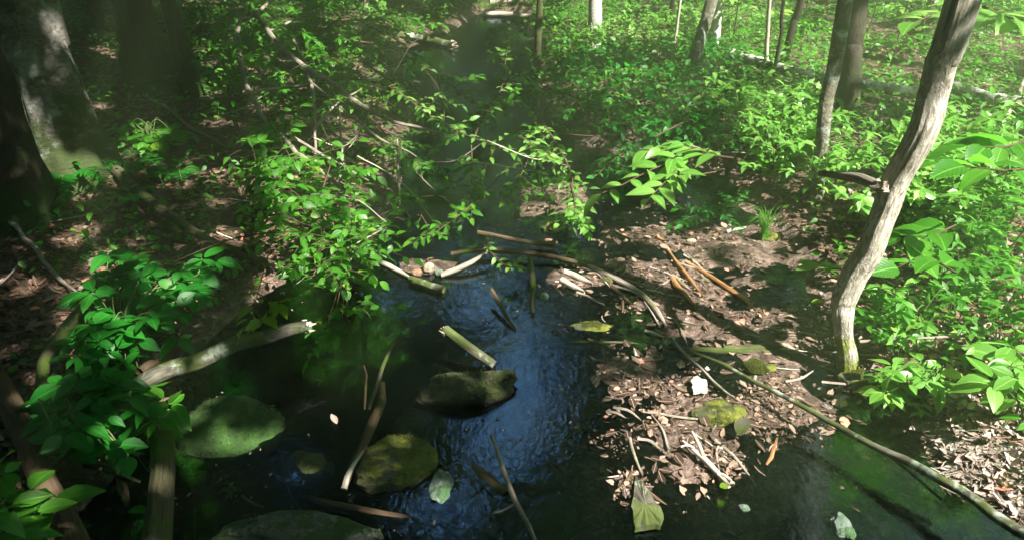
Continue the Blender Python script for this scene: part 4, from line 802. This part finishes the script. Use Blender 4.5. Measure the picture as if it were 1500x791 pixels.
# fern and grass
def fern(label, px, py, Lpx, nf=7, mat='leaf_deep', group=None):
    b = G(px, py); root = empty('fern', b, label, 'fern', group); ms, ml = MB(), MB(); L0 = Lpx * rng_of(b) / FPX
    for k in range(nf):
        a = k / nf * 6.283 + rng.uniform(-.3, .3); L = L0 * rng.uniform(.7, 1.1); d = np.array([math.cos(a), math.sin(a), 0])
        S = tube(ms, [b, b + d * L * .35 + UP * L * .45, b + d * L * .75 + UP * L * .5, b + d * L * 1.05 + UP * L * .3], [.0025, .001], 5, 20, cap=False)
        for s in (-1, 1):
            i = np.arange(3, 20); sd = np.cross(d, UP) * s; D = np.tile(sd + d * .35, (len(i), 1)) + rnd(len(i), .06); l = L * .33 * np.sin(np.clip((i - 1) / 19, 0, 1) * np.pi) ** .7 + .004
            leaves(ml, S[i], D, UP + rnd(len(i), .1), l, l * .26, TM, .2, .1)
    foliage(root, ms, ml, M[mat], 'fronds')
fern('dark fern at the foot of the grooved grey trunk', 105, 275, 70); fern('spreading fern in the shade below the massive trunk', 195, 250, 40); fern('small fern beside the bare propped stick', 70, 300, 50); fern('small fern on the litter under the mossy pole', 265, 262, 34)
def grass(label, px, py, hpx, n=40):
    b = G(px, py); root = empty('grass_tuft', b, label, 'grass tuft'); ml = MB(); L0 = hpx * rng_of(b) / FPX
    for _ in range(n):
        a = rng.uniform(0, 6.28); d = np.array([math.cos(a), math.sin(a), 0]); L = L0 * rng.uniform(.6, 1.1); o_ = rng.uniform(.2, .9)
        tube(ml, [b + rnd(1, .01)[0] * (1, 1, 0), b + d * L * .25 * o_ + UP * L * .7, b + d * L * o_ * .7 + UP * L * rng.uniform(.4, .9)], [.0016, .0004], 3, 8, cap=False)
    ml.build('blades', M['leaf_light'], root)
grass('bright grass tuft drooping over the yellow mossy rock', 1118, 352, 60, 60); grass('thin grass tuft on the right bank above the black pool', 1140, 262, 36, 30)

for i in range(38):
    px, py = rng.uniform(370, 720), rng.uniform(90, 340); f = rng.uniform(.82, .94); p = A(px, py, f); d = rnd(1)[0] * np.array([1, .6, .7]); d /= np.linalg.norm(d); L = rng.uniform(.18, .55); q = p + d * L; q[2] = max(q[2], H(q[0], q[1]) + .01, .01)
    m_ = (p + q) / 2 + rnd(1, .03)[0]; mb = MB(); tube(mb, [p, m_, q], [.0035, .0025, .001], 6, 12, .2, i, .006); S_ = spline([p, m_, q], 9)
    for j in (3, 5): tube(mb, [S_[j], S_[j] + d * L * .15 + rnd(1, .03)[0]], [.0018, .0007], 5, 5, .1, i, .002)
    tag(mb.build('bare_twig', M[('wood_grey', 'wood_brown', 'wood_pale')[i % 3]], None, loc=p), 'thin bare twig in the tangle around the streamside shrub', 'twig', 'bare twigs tangled round the shrub')
# generic undergrowth plants: prototypes copied as individual things
def proto(kind, seed):
    ms, ml = MB(), MB()
    if kind == 'seedling':
        h = .14; S = tube(ms, [(0, 0, -.01), (.005, 0, h * .6), (0, .01, h)], [.002, .001], 5, 6, cap=False); k = int(rng.integers(5, 8)); aa = np.arange(k) * 2.4 + seed
        D = np.stack([np.cos(aa), np.sin(aa), np.full(k, .1)], -1); zz = np.linspace(.55, 1, k)[:, None] * np.array([0, 0, h]); L = rng.uniform(.045, .075, k); leaves(ml, zz, D, UP + rnd(k, .25), L, L * .55, TM, .3)
    elif kind == 'herb':
        for _ in range(7):
            a = rng.uniform(0, 6.28); r_ = rng.uniform(.05, .2); e = np.array([math.cos(a) * r_, math.sin(a) * r_, rng.uniform(.12, .3)]); S = tube(ms, [(0, 0, -.01), e * (.4, .4, .7), e], [.002, .001], 5, 8, cap=False); twig_leaves(ml, S, .35, 6, .05, TM)
            k = 4; aa = rng.uniform(0, 6.28) + np.arange(k) * 1.57; D = np.stack([np.cos(aa), np.sin(aa), np.zeros(k)], -1); L = rng.uniform(.04, .065, k); leaves(ml, np.tile(e, (k, 1)), D, UP + rnd(k, .25), L, L * .55, TM, .3)
    elif kind == 'sapling':
        h = .65; S = tube(ms, [(0, 0, -.01), (.02, .01, h * .5), (0, .04, h)], [.005, .0015], 6, 12, cap=False)
        for j in range(8):
            b = S[3 + j]; a = j * 2.4; d = np.array([math.cos(a), math.sin(a), .25]); l = .26 * (1 - j / 14); S2 = tube(ms, [b, b + d * l * .6, b + d * l + UP * -.02], [.002, .0008], 5, 6, cap=False); twig_leaves(ml, S2, .2, 7, .062, TM)
    elif kind == 'clump':
        n = 46; a = rng.uniform(0, 6.28, n); r_ = .16 * np.sqrt(rng.uniform(0, 1, n)); P = np.stack([np.cos(a) * r_, np.sin(a) * r_, .05 + .1 * rng.random(n) * (1 - r_ / .2)], -1); L = rng.uniform(.025, .045, n)
        leaves(ml, P, np.stack([np.cos(a), np.sin(a), np.zeros(n)], -1) + rnd(n, .4), UP + rnd(n, .35), L, L * .6, TM, .3)
        for j in range(0, n, 5): tube(ms, [(0, 0, -.01), P[j]], [.0015, .0008], 4, 4, cap=False)
    s = ms.build('stem', M['stem']).data; l = {}
    m0 = ml.build('foliage', M['leaf']).data
    for key in ('leaf', 'leaf_deep', 'leaf_light'):
        d = m0.copy(); d.materials.clear(); d.materials.append(M[key]); l[key] = d
    for o in [o for o in col.objects if o.data in (s, m0) and o.parent is None]: bpy.data.objects.remove(o)
    return s, l
PR = {k: [proto(k, i) for i in range(3)] for k in ('seedling', 'herb', 'sapling', 'clump')}
NMAT = {'seedling': 'seedling', 'herb': 'woodland_herb', 'sapling': 'sapling', 'clump': 'ground_plant'}
def plant(kind, px, py, scale, mat, label, group, tilt=.12):
    p = G(px, py)
    root = empty(NMAT[kind], p, label, 'plant', group); root.rotation_euler = (rng.normal(0, tilt), rng.normal(0, tilt), rng.uniform(0, 6.28)); root.scale = (scale,) * 3
    s, l = PR[kind][rng.integers(3)]
    for nm, d in (('stem', s), ('foliage', l[mat])): link(bpy.data.objects.new(nm, d), root)
BANDS = [  # x0,y0,x1,y1,kind,n,scale,mat,label,group
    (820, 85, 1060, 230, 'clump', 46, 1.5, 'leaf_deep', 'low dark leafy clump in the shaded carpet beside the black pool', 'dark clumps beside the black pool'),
    (830, 40, 1060, 100, 'herb', 26, .95, 'leaf_light', 'sunlit yellow green herb around the far birch trunks', 'herbs round the far trunks'),
    (1060, 190, 1230, 330, 'herb', 24, 1.0, 'leaf_light', 'leafy herb on the right bank before the slender pale trunk', 'herbs before the slender trunk'),
    (1260, 215, 1500, 370, 'herb', 26, 1.1, 'leaf_light', 'leafy herb in the undergrowth behind the leaning trunk', 'herbs behind the leaning trunk'),
    (1270, 340, 1500, 540, 'herb', 22, .8, 'leaf', 'small leafy herb on the bank right of the leaning trunk', 'herbs right of the leaning trunk'),
    (1060, -20, 1500, 78, 'sapling', 24, 1.2, 'leaf_light', 'sapling in the dense growth beyond the long pale log', 'saplings beyond the long pale log'),
    (1380, 260, 1500, 420, 'sapling', 8, .8, 'leaf', 'leafy sapling in the thicket at the right edge', 'saplings in the right thicket'),
    (330, 70, 560, 170, 'herb', 18, 1.2, 'leaf', 'leafy herb behind the arching bare branches', 'herbs behind the bare branches'),
    (540, -10, 800, 50, 'herb', 26, 1.3, 'leaf_light', 'bright herb along the head of the pool', 'herbs at the head of the pool'),
    (1040, 130, 1240, 200, 'clump', 16, 1.3, 'leaf_light', 'low bright clump in front of the long pale fallen log', 'low clumps before the long pale log'),
    (1240, 150, 1500, 215, 'clump', 14, 1.3, 'leaf', 'low leafy clump below the right end of the long pale log', 'low clumps below the long pale log'),
    (600, 60, 830, 330, 'clump', 8, .9, 'leaf', 'low clump at the rim of the upper pool', 'clumps at the rim of the upper pool'),
    (250, 20, 540, 80, 'clump', 14, 1.5, 'leaf', 'low green clump on the far left bank', 'clumps on the far left bank'),
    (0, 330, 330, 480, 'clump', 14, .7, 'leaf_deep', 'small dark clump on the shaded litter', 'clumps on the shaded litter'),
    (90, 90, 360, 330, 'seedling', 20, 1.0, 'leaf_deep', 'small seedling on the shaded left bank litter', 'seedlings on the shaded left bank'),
    (260, 560, 470, 740, 'seedling', 12, .42, 'leaf', 'tiny seedling growing on the dark mossy mound', 'tiny seedlings by the mossy mound'),
    (1280, 430, 1480, 620, 'seedling', 16, .8, 'leaf_light', 'bright seedling near the sunlit corner litter', 'seedlings near the corner litter'),
    (1150, 350, 1230, 480, 'seedling', 5, .5, 'leaf', 'seedling on the wet mud left of the leaning trunk', 'seedlings left of the leaning trunk')]
for x0, y0, x1, y1, kind, n, s_, mat, lab, grp in BANDS:
    for _ in range(n):
        for _try in range(12):
            px, py = rng.uniform(x0, x1), rng.uniform(y0, y1); p = G(px, py)
            if p[2] > .01 or kind == 'seedling': break
        else: continue
        plant(kind, px, py, s_ * rng.uniform(.75, 1.3), mat, lab, grp)

# ground cover: too many to count
def cover_density(px, py, x):
    d = np.where(x > 1.2, .75, .3) * np.ones_like(px)
    for a, b, rx, ry, v in [(950, 160, 150, 90, 1.0), (1150, 200, 180, 120, .9), (1400, 250, 140, 260, .9), (900, 50, 300, 60, 1.0), (450, 90, 220, 80, .8), (650, 30, 140, 40, .8), (200, 300, 220, 160, .35), (450, 270, 110, 110, .7), (1430, 670, 90, 70, .05), (1330, 560, 90, 60, .6), (1100, 640, 300, 90, .02), (160, 30, 160, 50, .35), (1300, 60, 260, 70, 1.0), (420, 60, 200, 60, .9)]:
        k = np.exp(-((((px - a) / rx) ** 2 + ((py - b) / ry) ** 2) ** 2)); d = d * (1 - k) + v * k
    return d
n = 190000; X = rng.uniform(-7.5, 9, n); Y = rng.uniform(1.2, 12, n); Z = H(X, Y); px, py = topix(np.stack([X, Y, Z], -1)); px = np.nan_to_num(px, nan=-999); py = np.nan_to_num(py, nan=-999)
dens = cover_density(px, py, X); k = (Z > .03) & (rng.random(n) < dens * np.clip(np.where(Y > 5, .8, .42) + 2.6 * fbm(X * 1.6, Y * 1.6, 3, 41), 0, 1))
X, Y, Z = X[k], Y[k], Z[k]; n = len(X); hh = rng.uniform(.015, .14, n) * (0.5 + 1.2 * vn(X * 1.5, Y * 1.5, 44)); L = rng.uniform(.028, .06, n); mb = MB()
leaves(mb, np.stack([X, Y, Z + hh], -1), rnd(n) * np.array([1, 1, .25]), UP + rnd(n, .4), L, L * .6, TM, .3)
o = mb.build('ground_cover', M['leaf']); tag(o, 'low green leafy ground cover spreading over the banks', 'ground cover', kind='stuff')

# dead leaf litter
def litter(name, label, P, lo, hi, curl, mat, tilt):
    n = len(P); P = P.copy(); P[:, 2] += rng.uniform(.001, .010, n); L = lo + (hi - lo) * rng.random(n) ** 1.7; mb = MB()
    leaves(mb, P, rnd(n) * np.array([1, 1, .12]), UP + rnd(n, tilt), L, L * rng.uniform(.35, .8, n), TM, rng.uniform(-curl, curl, n), curl, curl=rng.normal(0, curl, n))
    tag(mb.build(name, M[mat]), label, 'leaf litter', kind='stuff')
n = 90000; X = rng.uniform(-7, 8, n); Y = rng.uniform(1.0, 10.5, n); Z = H(X, Y); k = (Z > .05) & (rng.random(n) < np.clip(.5 + 2.5 * fbm(X * 2, Y * 2, 3, 51), .1, 1))
n2 = 26000; qx = rng.uniform(-150, 1650, n2); qy = rng.uniform(230, 850, n2); g2 = G(qx, qy); k2 = (g2[:, 2] > .05)
litter('leaf_litter', 'brown dead leaves littering the dry banks', np.vstack([np.stack([X, Y, Z], -1)[k], g2[k2]]), .022, .060, .25, 'dead_leaf', .3)
n2 = 9000; qx = rng.uniform(780, 1500, n2); qy = rng.uniform(330, 800, n2); g2 = G(qx, qy); k2 = (g2[:, 2] > -.03) & (g2[:, 2] < .05)
litter('soaked_leaf_litter', 'larger soaked leaves lying flat on the muddy shallows', g2[k2][::7], .03, .065, .12, 'wet_leaf', .12)
n2 = 90000; qx = rng.uniform(-150, 1650, n2); qy = rng.uniform(230, 850, n2); g2 = G(qx, qy); k2 = (g2[:, 2] > -.05) & (g2[:, 2] < .06) & (rng.random(n2) < np.clip(.30 + 3.2 * fbm(g2[:, 0] * 6, g2[:, 1] * 6, 3, 52), .04, 1))
litter('wet_leaf_litter', 'matted wet brown leaves and bits on the muddy shallows', g2[k2], .004, .032, .10, 'wet_leaf', .2)
n2 = 420; qx = rng.uniform(180, 1000, n2); qy = rng.uniform(330, 790, n2); g2 = gz(qx, qy, 0.002); k2 = (H(g2[:, 0], g2[:, 1]) < -.01) & (fbm(g2[:, 0] * 3, g2[:, 1] * 3, 2, 61) > .02)
litter('floating_debris', 'small leaf bits floating on the dark pool', g2[k2], .004, .022, .05, 'pale_leaf', .05)
# fine fallen needles and twig debris on the sunlit corner
n = 1500; qx = rng.normal(1440, 90, n); qy = rng.normal(670, 60, n); g2 = G(qx, qy); g2 = g2[g2[:, 2] > .008]; n = len(g2); mb = MB(); g2[:, 2] += rng.uniform(.006, .03, n); L = rng.uniform(.015, .09, n)
leaves(mb, g2, rnd(n) * np.array([1, 1, .15]), UP + rnd(n, .5), L, rng.uniform(.0012, .003, n), TM, rng.uniform(-.2, .3, n), .5); o = mb.build('twig_debris', M['wood_grey']); tag(o, 'fine pale twig debris over the sunlit corner', 'twig debris', kind='stuff')
n = 6500; qx = rng.normal(1450, 95, n); qy = rng.normal(665, 62, n); g2 = G(qx, qy); litter('pale_leaf_litter', 'leaf litter coloured pale for the sunlight on the corner of the bank', g2[g2[:, 2] > .008], .015, .06, .22, 'pale_leaf', .3)

# single lying leaves
def one_leaf(label, px, py, Lpx, wr, mat, name='leaf_blade', f=.99, a=0.0):
    p = A(px, py, f); L = Lpx * rng_of(p) / FPX; mb = MB(); d = np.array([math.cos(a), math.sin(a), .05]); leaves(mb, [p - d * L / 2], [d], [UP + rnd(1, .2)[0]], L, L * wr, TH, .1, .3)
    tag(mb.build(name, M[mat], None, loc=p), label, 'leaf')
one_leaf('pale teal leaf floating left of the upright branch', 489, 612, 26, .35, 'pale_leaf', 'fallen_leaf', a=2.1)
one_leaf('round bright green leaf at the end of the forked stick', 1061, 712, 13, .9, 'leaf_yellow', 'fallen_leaf', f=.98)
one_leaf('large curled brown leaf in the shade lower left', 102, 706, 34, .6, 'dead_leaf', 'fallen_leaf', a=.3)
one_leaf('heart shaped green leaf alone on the dark water lower left', 202, 748, 26, .9, 'leaf', 'fallen_leaf', f=.97)
one_leaf('small pink white leaf among the low oval leaves', 138, 636, 20, .6, 'wood_pale', 'fallen_leaf', f=.9)
slab('bark_scrap', 'white square scrap of bark on the wet mud', 'bark', [(1013, 554), (1022, 550), (1034, 557), (1036, 572), (1015, 574)], .035, .006, M['bark_birch'])
one_leaf('limp grey green leaf draped beside the mossy red clump', 1088, 622, 44, .5, 'wood_lichen', 'fallen_leaf', f=.975, a=1.1)
one_leaf('yellow green leaf sticking out left of the leaning trunk', 1198, 441, 20, .45, 'leaf_yellow', 'fallen_leaf', f=.9, a=.3)
one_leaf('yellow leaf lying at the foot of the grooved trunk', 150, 199, 16, .4, 'leaf_yellow', 'fallen_leaf', f=.98, a=-.5)

# ---------------------------------------------------------------- haze volume added for the veil of lens glare and distance
if HAZE > 0:
    m, t = newmat('haze_veil'); v = nd(t, 'ShaderNodeVolumePrincipled', ins={'Color': (0.70, 0.95, 0.46, 1), 'Density': HAZE, 'Anisotropy': 0.3})
    oo = nd(t, 'ShaderNodeOutputMaterial'); t.links.new(v.outputs[0], oo.inputs['Volume'])
    a = 84.0; z0, z1 = -2.2, 12.4
    V = [(x, y, z) for z in (z0, z1) for x, y in ((-a, -a), (a, -a), (a, a), (-a, a))]
    o = mesh_np('haze', V, None, m, quads=[(3, 2, 1, 0), (4, 5, 6, 7), (0, 1, 5, 4), (1, 2, 6, 5), (2, 3, 7, 6), (3, 0, 4, 7)], smooth=False); o['kind'] = 'stuff'
    tag(o, 'thin green haze added for the veil of lens glare and distance', 'haze')
